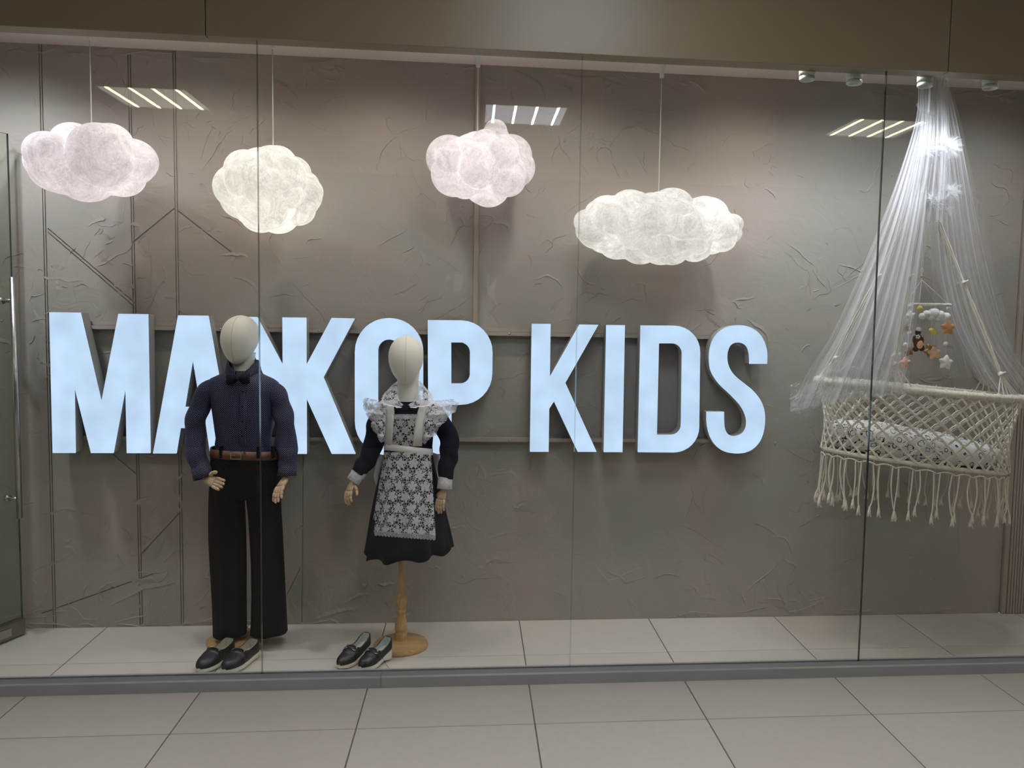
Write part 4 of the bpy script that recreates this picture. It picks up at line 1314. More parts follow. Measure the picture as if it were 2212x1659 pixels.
# ------------------------------------------------------------------ shoes
def shoe(toe, heel, width, style, label, group):
    """slip-on shoe; toe and heel are floor points"""
    T, Hh = Vector((toe[0], toe[1], 0)), Vector((heel[0], heel[1], 0))
    ln = (Hh - T).length
    ax = (Hh - T).normalized(); sd = Vector((-ax.y, ax.x, 0))
    r = empty(style + '_shoe' if False else ('loafer' if style == 'boy' else 'wedge_loafer'), (T + Hh) / 2, label, 'shoe', group)
    wl = lambda s: width * interp([0, .03, .08, .18, .32, .5, .7, .88, .96, 1.0], [.12, .40, .66, .90, 1.0, .92, .78, .78, .60, .20], s)
    off = lambda s: 0.0
    if style == 'boy':
        top = lambda s: interp([0, .3, .6, 1], [.020, .021, .023, .028], s)
        bot = lambda s: interp([0, .1, .3, .9, 1], [.007, .002, 0, 0, .003], s)
    else:
        top = lambda s: interp([0, .3, .6, .85, 1], [.018, .020, .030, .043, .048], s)
        bot = lambda s: interp([0, .1, .3, .45, .62, .75, .9, 1], [.006, .001, 0, .003, .012, .006, 0, .004], s)
    S = [0, .012, .03, .06, .1, .16, .23, .3, .38, .46, .54, .62, .7, .78, .86, .92, .96, .985, 1.0]
    # sole
    vs, fs = [], []
    for s in S:
        p = T + ax * (s * ln); w = wl(s) / 2
        for k, z in ((-1, bot(s)), (-1.06, bot(s) + .006), (-1.04, top(s)), (-.9, top(s) + .003), (.9, top(s) + .003), (1.04, top(s)), (1.06, bot(s) + .006), (1, bot(s))):
            q = p + sd * (w * k); vs.append((q.x, q.y, z))
    n = 8
    for i in range(len(S) - 1):
        for j in range(n):
            a, b = i * n + j, i * n + (j + 1) % n
            fs.append((a, b, b + n, a + n))
    fs += [tuple(range(n)), tuple(range(len(vs) - 1, len(vs) - n - 1, -1))]
    so = fix_normals(mk('sole', vs, fs, M['sole'], r)); subsurf(so, 1)
    # upper: closed vamp then open collar
    open_at = .46
    hv = lambda s: interp([0, .03, .08, .16, .28, .40, .46, .52, .62, .75, .88, .96, 1.0], [.004, .016, .024, .030, .036, .044, .048, .042, .036, .036, .042, .046, .047] if style == 'boy' else [.004, .016, .023, .028, .034, .042, .046, .036, .029, .028, .036, .044, .046], s)
    def section(s, inner=False):
        p = T + ax * (s * ln); w = wl(s) / 2 * (.97 if not inner else .88); z0 = top(s); hh = hv(s)
        out = []
        m = 12
        for j in range(m + 1):
            a = math.pi * j / m
            x = -math.cos(a)
            if s <= open_at:
                q = p + sd * (w * math.copysign(abs(x) ** .8, x)); z = z0 + hh * (math.sin(a) ** .75)
            else:
                # two walls leaning inwards, mouth open between
                k = 1 if j > m / 2 else -1
                u = (j if k < 0 else m - j) / (m / 2)
                lean = 1 - .22 * u * u * (1 - .3 * max(0, (s - .85) / .15))
                q = p + sd * (w * k * lean); z = z0 + hh * u
            out.append((q.x, q.y, z))
        return out
    SU = [.004, .02, .05, .09, .14, .2, .26, .32, .38, .43, .46, .465, .5, .56, .63, .7, .78, .86, .92, .96, .985]
    vs, fs, us = [], [], []
    m = 13
    for s in SU: vs += section(s)
    for i in range(len(SU) - 1):
        opened = SU[i] >= .46
        for j in range(m - 1):
            if opened and j in (5, 6): continue
            a = i * m + j
            fs.append((a, a + 1, a + m + 1, a + m))
    # heel wall closes the two sides
    hb = len(vs)
    side = section(.985)
    e = T + ax * ln
    for j in range(6):
        z = side[j][2]
        vs.append((e.x, e.y, z))
    base_i = (len(SU) - 1) * m
    for j in range(5):
        fs.append((base_i + j, base_i + j + 1, hb + j + 1, hb + j))
        k = m - 1 - j
        fs.append((base_i + k, hb + j, hb + j + 1, base_i + k - 1))
    up = mk('upper', vs, fs, M['leather_black'], r)
    solidify(up, .0022, -1); subsurf(up, 1)
    # lining
    vs, fs = [], []
    SL = [.42, .465, .5, .56, .63, .7, .78, .86, .92, .955]
    for s in SL:
        p = T + ax * (s * ln); w = wl(s) / 2 * .86; z0 = top(s) + .004; hh = hv(max(s, .465)) - .006
        for k, u in ((-1, 1), (-1, .5), (-.9, .05), (.9, .05), (1, .5), (1, 1)):
            lean = 1 - .22 * u * u
            q = p + sd * (w * k * lean); vs.append((q.x, q.y, z0 + hh * u))
    for i in range(len(SL) - 1):
        for j in range(5): fs.append((6 * i + j, 6 * i + j + 1, 6 * i + j + 7, 6 * i + j + 6))
    q0 = len(vs) - 6
    fs.append(tuple(range(q0, q0 + 6)))
    mk('lining', vs, fs, M['lining'] if style == 'boy' else M['lining_grey'], r, False)
    # strap over the instep and apron seam
    def over(s0, s1, lift, mat, name, parent, ext=.98):
        vs, fs = [], []
        for i, s in enumerate((s0, s0 + .004, s1 - .004, s1)):
            lf = lift if 0 < i < 3 else 0.0
            for q in section(s):
                c = T + ax * (s * ln) + Vector((0, 0, top(s)))
                d = (Vector(q) - c); k = 1 + lf / max(d.length, .01)
                w_ = c + d * k
                vs.append(tuple(w_))
        for i in range(3):
            for j in range(1, m - 2): fs.append((i * m + j, i * m + j + 1, (i + 1) * m + j + 1, (i + 1) * m + j))
        return mk(name, vs, fs, mat, parent)
    if style == 'boy':
        over(.33, .455, .0024, M['leather_black'], 'saddle_strap', r)
    else:
        st = over(.36, .42, .005, M['leather_black'], 'strap', r)
        over(.22, .445, .0018, M['leather_black'], 'tongue', r)
        for k in (-.30, .30):
            c = T + ax * (.39 * ln) + sd * (k * wl(.39))
            z = top(.39) + hv(.39) * .93
            pts = []
            for i in range(17):
                a = 2 * math.pi * i / 16
                pts.append(c + sd * (.0085 * math.cos(a)) + ax * (.0085 * math.sin(a)) + Vector((0, 0, z - abs(k) * .012 * math.cos(a) * (1 if k > 0 else -1))))
            MB().tube(pts, .0016, 6, False).build('buckle_ring', M['chrome'], st)
    # collar binding
    for k in (0, 1):
        pts = []
        for s in SU[11:]:
            q = section(s)[5 if k == 0 else 7]
            pts.append((q[0], q[1], q[2] + .001))
        pts.append((e.x, e.y, section(.985)[5][2] + .001))
        MB().tube(smooth_path(pts, 2), .0018, 6).build('binding', M['leather_black'], r)
    return r
# the pair in front of the boy, toes towards the glass
shoe((-0.052, 0.472), (0.014, 0.664), 0.080, 'boy', 'left black slip-on loafer with white sole beside the boy mannequin base', 'boys loafers')
shoe((0.046, 0.460), (0.114, 0.650), 0.080, 'boy', 'right black slip-on loafer with white sole, nearest the first glass seam', 'boys loafers')
shoe((0.470, 0.484), (0.560, 0.648), 0.070, 'girl', 'black buckled wedge loafer farther from the girl stand', 'girls wedge loafers')
shoe((0.554, 0.462), (0.652, 0.598), 0.070, 'girl', 'black buckled wedge loafer with a price tag, nearest the girl stand', 'girls wedge loafers')
tg = empty('price_tag', at_floor(842, 1447), 'small white price tag on a cord beside the wedge loafer', 'tag')
p0 = at_floor(842, 1447)
MB().box((p0.x, p0.y - .012, .0008), (p0.x + .042, p0.y + .010, .0018)).build('card', M['white_paint'], tg, smooth=False)
MB().tube(smooth_path([(p0.x + .004, p0.y, .0022), (p0.x - .012, p0.y + .012, .012), (p0.x - .03, p0.y + .03, .036)], 5), .0007, 5).build('cord', M['bow'], tg)

# ------------------------------------------------------------------ hanging cradle
M['rope'] = simple('cotton_rope', srgb(228, 222, 206), 0.85, nscale=60, namp=0.06, bscale=260, bstr=0.5, bdist=0.002)
M['hoop_wrap'] = simple('rope_wrapped_hoop', srgb(224, 218, 202), 0.85, nscale=40, namp=0.06, bscale=180, bstr=0.4, bdist=0.002)
CX, CY = 2.888, 0.675
def oval(t_, ph, ext=0.0):
    """point of the basket wall: t_ 0 at the top hoop, 1 at the bottom hoop"""
    a = 0.452 + (0.408 - 0.452) * t_ - 0.02 * math.sin(math.pi * t_) + ext
    b = 0.195 + (0.165 - 0.195) * t_ - 0.01 * math.sin(math.pi * t_) + ext
    x = a * math.cos(ph); y = b * math.sin(ph)
    zt = 1.105 - 0.034 * x / .45
    zb = 0.800 - 0.050 * x / .42
    return Vector((CX + x - 0.006 * t_, CY + y, zt + (zb - zt) * t_))
cradle = empty('hanging_cradle', (CX, CY, 0.58), 'off-white macrame hanging cradle with fringe below the tulle canopy', 'cradle')
def hoop(t_, r_, name):
    n = 72
    pts = [oval(t_, 2 * math.pi * i / n) for i in range(n + 1)]
    v, f, uv = tube_data(pts, r_, 12, False)
    o = mk(name, v, f, M['hoop_wrap'], cradle)
    return o
top_hoop = hoop(0.0, 0.0145, 'top_hoop')
bottom_hoop = hoop(1.0, 0.0095, 'bottom_hoop')
# wrapping of the hoop: a thin spiral of cord
pts = []
n = 1500
for i in range(n + 1):
    ph = 2 * math.pi * i / n
    c = oval(0, ph); c2 = oval(0, ph + .01)
    tg_ = (c2 - c).normalized(); n1 = Vector((0, 0, 1)); n2 = tg_.cross(n1).normalized()
    a = i * 2 * math.pi / 9.0
    pts.append(c + n1 * (.0148 * math.cos(a)) + n2 * (.0148 * math.sin(a)))
MB().tube(pts, .0014, 4, False).build('hoop_binding', M['rope'], top_hoop)
# net of paired cords
NC, ROWS = 32, 10
rg = random.Random(3)
for fam in (1, -1):
    for k in range(NC):
        ph0 = 2 * math.pi * k / NC
        mb = MB()
        for sgn in (-1, 1):
            pts = []
            m = ROWS * 2
            for i in range(m + 1):
                t_ = i / m
                q = t_ * ROWS
                w_ = abs(math.sin(math.pi * q)) * 0.0046 * sgn
                ph = ph0 + fam * (t_ * ROWS * 0.5) * 2 * math.pi / NC
                p = oval(t_, ph)
                p.z += w_
                pts.append(p + Vector((math.cos(ph), math.sin(ph), 0)) * (.003 * fam + .010 * t_ ** 3))
            mb.tube(pts, .0026, 5, False)
        mb.build('net_cord', M['rope'], cradle)
kv = MB().ball((0, 0, 0), (.0095, .0068, .0078), 8, 5)
kme = bpy.data.meshes.new('knot'); kme.from_pydata(kv.v, [], kv.f); kme.materials.append(M['rope'])
kme.polygons.foreach_set('use_smooth', [True] * len(kme.polygons))
for row in range(1, ROWS):
    for k in range(NC):
        ph = 2 * math.pi * (k + (0.5 if row % 2 else 0.0)) / NC
        p = oval(row / ROWS, ph) - Vector((CX, CY, 0.58))
        o = link('knot', kme, cradle, p)
# loops over the hoop
for k in range(NC):
    ph = 2 * math.pi * k / NC
    c = oval(0, ph); d = Vector((math.cos(ph), math.sin(ph), 0)).normalized()
    pts = [c + d * (.0165 * math.cos(a)) + Vector((0, 0, .0165 * math.sin(a))) for a in [i * math.pi * 2 / 10 for i in range(11)]]
    MB().tube(pts, .0030, 5, False).build('hitch', M['rope'], cradle)
# scalloped cord under the lower hoop and fringe
pts = []
NF = 30
for i in range(NF * 8 + 1):
    ph = 2 * math.pi * i / (NF * 8)
    p = oval(1.0, ph, .008)
    p.z -= .018 + .010 * (1 - abs(math.cos(math.pi * i / 8)))
    pts.append(p)
MB().tube(pts, .003, 5, False).build('fringe_header', M['rope'], cradle)
for k in range(NF):
    for s in (-1, 1):
        ph = 2 * math.pi * (k + .5 + s * .17 + rg.uniform(-.05, .05)) / NF
        p = oval(1.0, ph, .008); p.z -= .026
        ln = .190 + rg.uniform(-.02, .02) + .010 * math.sin(ph + 4.2)
        sw = rg.uniform(-.016, .016) - s * .006
        bx = rg.uniform(-.01, .01)
        pts = smooth_path([p, p + Vector((bx, rg.uniform(-.004, .004), -ln * .35)), p + Vector((sw * .7 + bx, 0, -ln * .7)), p + Vector((sw, 0, -ln + .028))], 3)
        mb = MB().tube(pts, .0031, 6, False)
        e = pts[-1]
        # frayed end
        mb.tube([e + Vector((0, 0, .004)), e + Vector((0, 0, -.003)), e + Vector((sw * .1, 0, -.016)), e + Vector((sw * .15, 0, -.030))], [.0034, .0044, .0066, .0085], 7, True)
        for q in range(5):
            a = q * 1.256
            mb.tube([e + Vector((0, 0, -.02)), e + Vector((.006 * math.cos(a), .006 * math.sin(a), -.030)), e + Vector((.010 * math.cos(a), .010 * math.sin(a), -.037 - .004 * rg.random()))], [.003, .0022, .0004], 4, False)
        mb.build('tassel', M['rope'], cradle)
# floor of the basket
n = 40
vs = [tuple(oval(1.0, 2 * math.pi * i / n, -.006) + Vector((0, 0, .002))) for i in range(n)] + [tuple(oval(1.0, 2 * math.pi * i / n, -.006) + Vector((0, 0, -.006))) for i in range(n)]
mk('basket_floor', vs, [tuple(range(n)), tuple(range(2 * n - 1, n - 1, -1))] + [(i, i + n, (i + 1) % n + n, (i + 1) % n) for i in range(n)], M['hoop_wrap'], cradle, False)
# suspension: four bundles of cords that meet above
APEX = at(1998, 402, .66)
def bundle(ph, dphi, ncord, knots, name='suspension_rope'):
    foot = [oval(0, ph + dphi * (i / (ncord - 1) - .5)) + Vector((0, 0, .012)) for i in range(ncord)]
    mid = sum(foot, Vector()) / ncord
    k1 = mid.lerp(APEX, .105); k1.z += 0.0
    mb = MB()
    for i in range(ncord):
        mb.tube([foot[i], k1], .0027, 5, False)
    k2 = mid.lerp(APEX, .54)
    cols = 4
    for i in range(cols):
        o_ = Vector((.006 * (i - 1.5), 0.004 * ((i % 2) - .5), 0))
        pts = []
        for j in range(31):
            q = j / 30
            p = k1.lerp(APEX, q)
            w_ = .35 + .65 * min(1, 6 * abs(q - .0), 6 * abs(q - .49), 6 * abs(1 - q))
            a = q * 60 + i
            pts.append(p + o_ * w_ * (1 - .45 * q) + Vector((.0008 * math.cos(a), .0008 * math.sin(a), 0)))
        mb.tube(pts, .0028, 5, False)
    b_ = mb.build(name, M['rope'], cradle)
    for kk, rr in ((k1, .013), (k2, .011)):
        m2 = MB().ball(kk, (rr, rr * .8, rr * .8), 10, 6)
        m2.tube([kk + Vector((-rr, -.006, -.006)), kk + Vector((0, -.011, .002)), kk + Vector((rr * 1.3, -.006, .008))], .004, 6)
        m2.build('knot', M['rope'], b_)
bundle(math.radians(-45), .40, 6, 2)
bundle(math.radians(-119), .40, 6, 2)
bundle(math.radians(30), .45, 6, 2)
bundle(math.radians(150), .45, 6, 2)
# whipped gathering and the rope up to the ceiling
mb = MB()
pts = []
for i in range(241):
    a = i * 2 * math.pi / 12
    pts.append(APEX + Vector((.011 * math.cos(a), .011 * math.sin(a), -.035 + .11 * i / 240)))
mb.tube(pts, .0028, 5, False)
mb.tube([APEX + Vector((0, 0, -.04)), APEX + Vector((0, 0, .085))], .010, 10)
mb.build('whipping', M['rope'], cradle)
MB().tube([APEX + Vector((0, 0, .08)), Vector((APEX.x, APEX.y, 2.2)), Vector((APEX.x, APEX.y, Z_CEIL - .002))], .004, 8).build('hanging_rope', M['cord_white'], cradle)

# ------------------------------------------------------------------ mattress with printed cover
t = NT('printed_cover')
ob = t.coord('Object')
w1 = t.node('ShaderNodeVectorMath', {'operation': 'ADD'}, i0=ob, i1=t.node('ShaderNodeVectorMath', {'operation': 'SCALE'}, i0=t.noise(ob, 14, 2, .5, 0, True), Scale=0.03).outputs[0]).outputs[0]
da = t.voronoi(w1, 30, 'F1', 0)
ra = t.ramp(t.math('ABSOLUTE', t.math('SUBTRACT', da, 0.36)), 0.022, 0.05, 1, 0)
nb_ = t.node('ShaderNodeTexVoronoi', {'feature': 'F1', 'distance': 'CHEBYCHEV'}, Vector=w1, Scale=38.0).outputs[0]
rb_ = t.ramp(t.math('ABSOLUTE', t.math('SUBTRACT', nb_, 0.30)), 0.028, 0.056, 1, 0)
gate = t.math('GREATER_THAN', t.noise(ob, 9, 1), 0.5)
ink = t.math('MAXIMUM', t.math('MULTIPLY', ra, gate), t.math('MULTIPLY', rb_, t.math('SUBTRACT', 1.0, gate)))
dotv = t.ramp(t.voronoi(ob, 34, 'F1', 0), 0.13, 0.16, 1, 0)
ink = t.math('MAXIMUM', ink, t.math('MULTIPLY', dotv, t.math('GREATER_THAN', t.noise(ob, 21, 0), 0.60)))
col = t.mixc(ink, srgb(230, 230, 228), srgb(24, 24, 26))
M['print'] = t.done(t.bsdf(col, 0.85, 0, 0.3, t.bump(t.noise(ob, 16, 4, .6, .8), 0.5, 0.012)))
mat_o = empty('cradle_mattress', (CX, CY, 0.81), 'oval white mattress with black doodle print lying in the cradle', 'mattress')
rings = []
for s, q, z in ((0, .80, .0), (0, .95, .004), (0, 1.0, .018), (0, 1.0, .055), (0, .97, .078), (0, .88, .092), (0, .6, .102), (0, .25, .106), (0, .01, .107)):
    r = []
    for i in range(64):
        ph = 2 * math.pi * i / 64
        p = oval(.97, ph)
        x, y = (p.x - CX) * .955 * q, (p.y - CY) * .93 * q
        lump = .006 * math.sin(5 * ph + q * 4) + .004 * math.sin(11 * ph)
        zb = 0.812 - 0.050 * x / .42
        r.append((CX - .006 + x + lump * .3, CY + y, zb + z * (1.12 - .18 * x / .4) + lump * (z > .03) * .8))
    rings.append(r)
v, f, uv = loft(rings, cap=(True, True))
mk('cover', v, f, M['print'], mat_o)
# gathered frill tucked out at the front
for (px0_, px1_, ph_) in ((1875, 2000, 0.0),):
    vs, fs = [], []
    for i in range(61):
        u = i / 60
        ph = math.radians(-135 + 60 * u)
        for k_ in range(4):
            p = oval(.965, ph, -.022 - .0 * k_)
            vs.append((p.x + .003 * math.cos(u * 60 + k_), p.y - .004 * math.sin(u * 50) * k_ / 3, p.z + .034 - .012 * k_ + .005 * math.sin(u * 38 + k_)))
        if i:
            b = 4 * i
            for k_ in range(3): fs.append((b - 4 + k_, b - 3 + k_, b + 1 + k_, b + k_))
    mk('frill', vs, fs, M['print'], mat_o)

# ------------------------------------------------------------------ felt mobile
def felt(name, c, rough=0.9): return simple(name, c, rough, spec=0.15, nscale=30, namp=0.06, bscale=300, bstr=0.5, bdist=0.0015)
F = {'white': felt('felt_white', srgb(226, 224, 222)), 'yellow': felt('felt_yellow', srgb(216, 196, 112)), 'peach': felt('felt_peach', srgb(214, 164, 122)),
     'pale': felt('felt_pale_peach', srgb(226, 188, 152)), 'pink': felt('felt_pink', srgb(224, 172, 152)), 'brown': felt('felt_brown', srgb(92, 62, 50)),
     'gold': simple('gold_vinyl', srgb(150, 120, 76), 0.25, 0.6, nscale=60, namp=0.2)}
YM = 0.655
km = mpp(YM)
mobile = empty('felt_mobile', at(2000, 660, YM), 'baby mobile with felt stars, balls, cloud and bear hanging in the canopy', 'mobile')
hc = at(2002, 658, YM)
Rm = 49 * km
pts = []
for i in range(161):
    a = 2 * math.pi * i / 160
    pts.append(hc + Vector((Rm * math.cos(a), Rm * math.sin(a) * .95, .0)))
hoop_m = MB().tube(pts, .0036, 8, False).build('ring', M['rope'], mobile)
sp_ = []
for i in range(641):
    a = 2 * math.pi * i / 640; b = i * 2 * math.pi / 10
    sp_.append(hc + Vector(((Rm + .004 * math.cos(b)) * math.cos(a), (Rm + .004 * math.cos(b)) * math.sin(a) * .95, .0045 * math.sin(b))))
MB().tube(sp_, .0015, 4, False).build('ring_wrap', M['cord_white'], hoop_m)
tp = at(1991, 604, YM)
for a in (.6, 2.3, 3.9, 5.4):
    MB().tube([tp, hc + Vector((Rm * math.cos(a), Rm * .95 * math.sin(a), 0))], .0009, 5).build('string', M['cord_white'], mobile)
MB().tube([tp, at(1991, 598, YM), at(1991.5, 575, YM), at(1993, 440, YM)], .0011, 5).build('hanging_cord', M['cord_white'], mobile)
MB().ball(at(1991, 597, YM), .0055, 12, 8).build('bead', M['hand_wood'], mobile)
pts = [at(1991.5, 584, YM) + Vector((.004 * math.cos(a), 0, .010 * math.sin(a))) for a in [i * math.pi * 2 / 14 for i in range(15)]]
MB().tube(pts, .0018, 6, False).build('loop', M['cord_white'], mobile)
def star(px, py, R, dy, mat, rot=0.0, name='felt_star'):
    c = at(px, py, YM + dy); R_ = R * km
    ring2 = []
    n = 40
    for i in range(n):
        a = math.pi / 2 + rot + 2 * math.pi * i / n
        k5 = (i % 8) / 8.0
        d = abs(k5 - .5) * 2          # 1 at the tip, 0 between
        rr = R_ * (.63 + .40 * d ** 1.25)
        ring2.append((rr * math.cos(a), rr * math.sin(a)))
    vs, fs = [], []
    lay = [(-1, .02), (-.95, .45), (-.6, .82), (0, 1.0), (.6, .82), (.95, .45), (1, .02)]
    for q, s in lay:
        for x, z in ring2: vs.append((c.x + x * s, c.y + q * R_ * .42, c.z + z * s))
    for i in range(len(lay) - 1):
        for j in range(n): fs.append((i * n + j, i * n + (j + 1) % n, (i + 1) * n + (j + 1) % n, (i + 1) * n + j))
    fs.append(tuple(range(n))); fs.append(tuple(range(len(vs) - 1, len(vs) - n - 1, -1)))
    o = fix_normals(mk(name, vs, fs, mat, mobile)); subsurf(o, 1)
    return o
def fball(px, py, r_, dy, mat): return MB().ball(at(px, py, YM + dy), r_ * km, 12, 8).build('felt_ball', mat, mobile)
def drop(px, y0, y1, dy): MB().tube([at(px, y0, YM + dy), at(px, y1, YM + dy)], .0006, 4).build('string', M['cord_white'], mobile)
for a_ in ((1987, 660, 706, -.07), (1965, 660, 745, -.05), (1955, 662, 780, .0), (2012, 660, 765, .05), (2018, 690, 755, -.06), (2049, 660, 700, 0), (2043, 700, 780, -.02), (1937, 665, 765, .02), (1963, 670, 760, .05), (2020, 660, 680, -.08)):
    drop(*a_)
for a_ in ((1987, 666.5, 6.2, -.07, 'yellow'), (1965, 662, 5, -.05, 'white'), (2049, 666, 5.2, 0, 'white'), (1965, 720, 5, -.05, 'white'), (1955.5, 744.5, 5, 0, 'white'),
           (2012, 714, 6.2, .05, 'yellow'), (2018.5, 718, 7, -.06, 'yellow'), (2043, 743, 5.2, -.02, 'white')):
    fball(*a_[:4], F[a_[4]])
star(2047.5, 708, 19, -.02, F['peach'], .0); star(1966, 683, 15, -.05, F['white'], .2); star(2043, 783, 19, -.02, F['white'], -.1)
star(2018, 763, 17, -.06, F['pale'], .12); star(2009, 757, 18, .04, F['gold'], .5); star(1955, 784, 15, .0, F['pink'], .1)
star(1963, 759, 13, .05, F['gold'], .3); star(1936, 769, 14, .02, F['white'], .2); star(1957, 708, 11, .06, F['gold'], .2)
# felt cloud
cc_ = MB()
for px_, py_, r_ in ((1992, 683, 8), (2002, 679, 10), (2017, 677, 13.5), (2030, 681, 12), (2044, 684, 10), (2012, 685, 10), (2025, 687, 9), (2038, 687, 8)):
    p = at(px_, py_, YM - .08); cc_.ball(p, (r_ * km, r_ * km * .8, r_ * km * .9), 14, 9)
cc_.build('felt_cloud', F['white'], mobile)
# small bear: one body with head, ears, limbs; snout, belly and flower apart
bb = MB()
by_ = YM - .07
for px_, py_, rx_, rz_ in ((1983, 738, 10, 17), (1978, 754, 6.5, 6), (1991, 752, 6.5, 7), (1975, 733, 4, 8), (1992, 736, 4, 8), (1983, 718, 6.5, 7)):
    p = at(px_, py_, by_); bb.ball(p, (rx_ * km, rx_ * km * .8, rz_ * km), 14, 9)
bear = bb.build('felt_bear', F['brown'], mobile)
MB().ball(at(1984.5, 711.5, by_ - .002), (6 * km, 6 * km, 5.5 * km), 12, 8).build('cap', F['white'], bear)
MB().ball(at(1987, 744, by_ - .010), (7.5 * km, 5 * km, 10 * km), 12, 8).build('belly', F['pale'], bear)
fl = MB()
for i in range(5):
    a = i * 1.2566
    p = at(1983 + 3.4 * math.cos(a), 727.5 + 3.0 * math.sin(a), by_ - .016); fl.ball(p, (2.2 * km, 1.2 * km, 2.2 * km), 8, 5)
fl.build('flower', F['white'], bear)

# ------------------------------------------------------------------ tulle canopy
def tulle(name, alpha, streak, edge=0.6):
    t = NT(name)
    uv = t.coord('UV')
    mp = t.node('ShaderNodeMapping', i0=uv); mp.inputs['Scale'].default_value = (26.0, 0.7, 1)
    st = t.noise(mp.outputs[0], 1.0, 4, 0.65, 0.3)
    face = t.node('ShaderNodeLayerWeight', None, Blend=0.5).outputs['Facing']
    a = t.math('ADD', t.math('MULTIPLY', t.math('POWER', face, 2.0), edge), t.ramp(st, 0.35, 0.72, alpha * (1 - streak), alpha * (1 + streak)))
    a = t.math('MINIMUM', a, 0.93)
    d = t.node('ShaderNodeBsdfDiffuse', None, Color=srgb(243, 243, 244)).outputs[0]
    tl = t.node('ShaderNodeBsdfTranslucent', None, Color=srgb(243, 243, 244)).outputs[0]
    tr = t.node('ShaderNodeBsdfTransparent').outputs[0]
    return t.done(t.mix(a, tr, t.mix(0.45, d, tl)))
M['tulle'] = tulle('white_tulle', 0.33, 0.65, 0.40)
M['tulle_thin'] = tulle('single_tulle', 0.16, 0.4, 0.30)
M['tulle_puff'] = tulle('tulle_puff', 0.17, 0.3, 0.2)
canopy = empty('tulle_canopy', (2.90, 0.68, Z_CEIL), 'sheer white tulle canopy hanging from the ceiling over the cradle', 'canopy')
def drape(left, right, nu, folds, amp, mat, seed, name='tulle_panel'):
    """left/right: (x px, y px, depth) from top to hem"""
    k = 7
    A_ = smooth_path([at(x, y, Y) for x, y, Y in left], k)
    B_ = smooth_path([at(x, y, Y) for x, y, Y in right], k)
    m = len(A_)
    rr = random.Random(seed)
    phs = [(rr.uniform(0, 6.28), rr.uniform(.6, 1.5)) for _ in range(6)]
    rings = []
    for i in range(m):
        s = i / (m - 1)
        r = []
        for j in range(nu + 1):
            u = j / nu
            p = A_[i].lerp(B_[i], u)
            q = 0
            for n_, (ph, w_) in enumerate(phs[:4]):
                q += math.sin(u * folds * w_ * 6.283 + ph + .8 * math.sin(s * 3 + ph)) / (n_ + 1.3)
            edge_ = min(1, 6 * u, 6 * (1 - u)) * .8 + .2
            am = amp * (.45 + .9 * s) * edge_
            r.append((p.x + .25 * am * math.cos(q * 2 + s * 4), p.y + am * q, p.z))
        rings.append(r)
    v, f, uv = loft(rings, closed=False)
    n_ = nu + 1
    uv = [((i % n_) / nu, (i // n_) / (m - 1)) for i in range(len(v))]
    uv = [(a_ + seed * 1.37, b_ + seed) for a_, b_ in uv]
    return mk(name, v, f, mat, canopy, uvs=uv)
# front left, front right, outer sheets and back sheets
drape([(1984, 172, .74), (1980, 250, 0.680), (1953, 345, 0.630), (1912, 460, .56), (1858, 590, .52), (1800, 715, .48), (1748, 800, .46), (1706, 886, .45)],
      [(2018, 172, .74), (2014, 250, 0.680), (2007, 345, 0.630), (2000, 460, .53), (1985, 590, .49), (1973, 700, .46), (1962, 785, .445), (1950, 850, .44)], 110, 9, .016, M['tulle'], 1)
drape([(1986, 172, .74), (1984, 250, 0.740), (1962, 345, 0.720), (1925, 460, .75), (1872, 590, .79), (1815, 715, .82), (1770, 790, .86), (1735, 860, .88)],
      [(2030, 172, .74), (2026, 250, 0.790), (2015, 345, 0.800), (2006, 460, .84), (1992, 590, .88), (1978, 700, .90), (1965, 760, .91), (1955, 815, .92)], 90, 8, .014, M['tulle'], 2)
drape([(2014, 172, .74), (2010, 260, .68), (2012, 345, .66), (2016, 460, .67), (2026, 590, .69), (2054, 700, .70), (2092, 780, .71), (2122, 830, .72)],
      [(2046, 172, .74), (2064, 250, .70), (2084, 345, .68), (2106, 480, .68), (2130, 600, .69), (2172, 730, .70), (2230, 820, .70), (2290, 900, .70)], 100, 8, .013, M['tulle'], 3)
drape([(2026, 172, .74), (2040, 250, 0.780), (2052, 345, 0.780), (2064, 480, .82), (2084, 600, .85), (2110, 700, .88), (2150, 780, .9), (2190, 830, .92)],
      [(2048, 172, .74), (2072, 250, 0.760), (2092, 345, 0.740), (2124, 480, .76), (2152, 600, .78), (2186, 720, .80), (2222, 790, .82), (2280, 880, .83)], 80, 5, .010, M['tulle_thin'], 4)
drape([(2000, 172, .74), (1998, 260, 0.780), (1996, 345, 0.780), (2000, 460, .84), (2012, 590, .90), (2020, 700, .93), (2028, 780, .94), (2035, 815, .95)],
      [(2040, 172, .74), (2050, 260, 0.790), (2058, 345, 0.800), (2070, 460, .86), (2094, 590, .91), (2124, 700, .93), (2150, 780, .94), (2170, 820, .95)], 80, 6, .010, M['tulle_thin'], 5)
# inner opaque gathers near the top
drape([(1988, 165, .74), (1990, 230, 0.680), (1985, 300, .60), (1972, 380, .58), (1950, 480, .56)],
      [(2040, 165, .74), (2048, 230, 0.680), (2050, 300, .60), (2050, 380, .58), (2046, 480, .57)], 90, 9, .012, M['tulle'], 6)
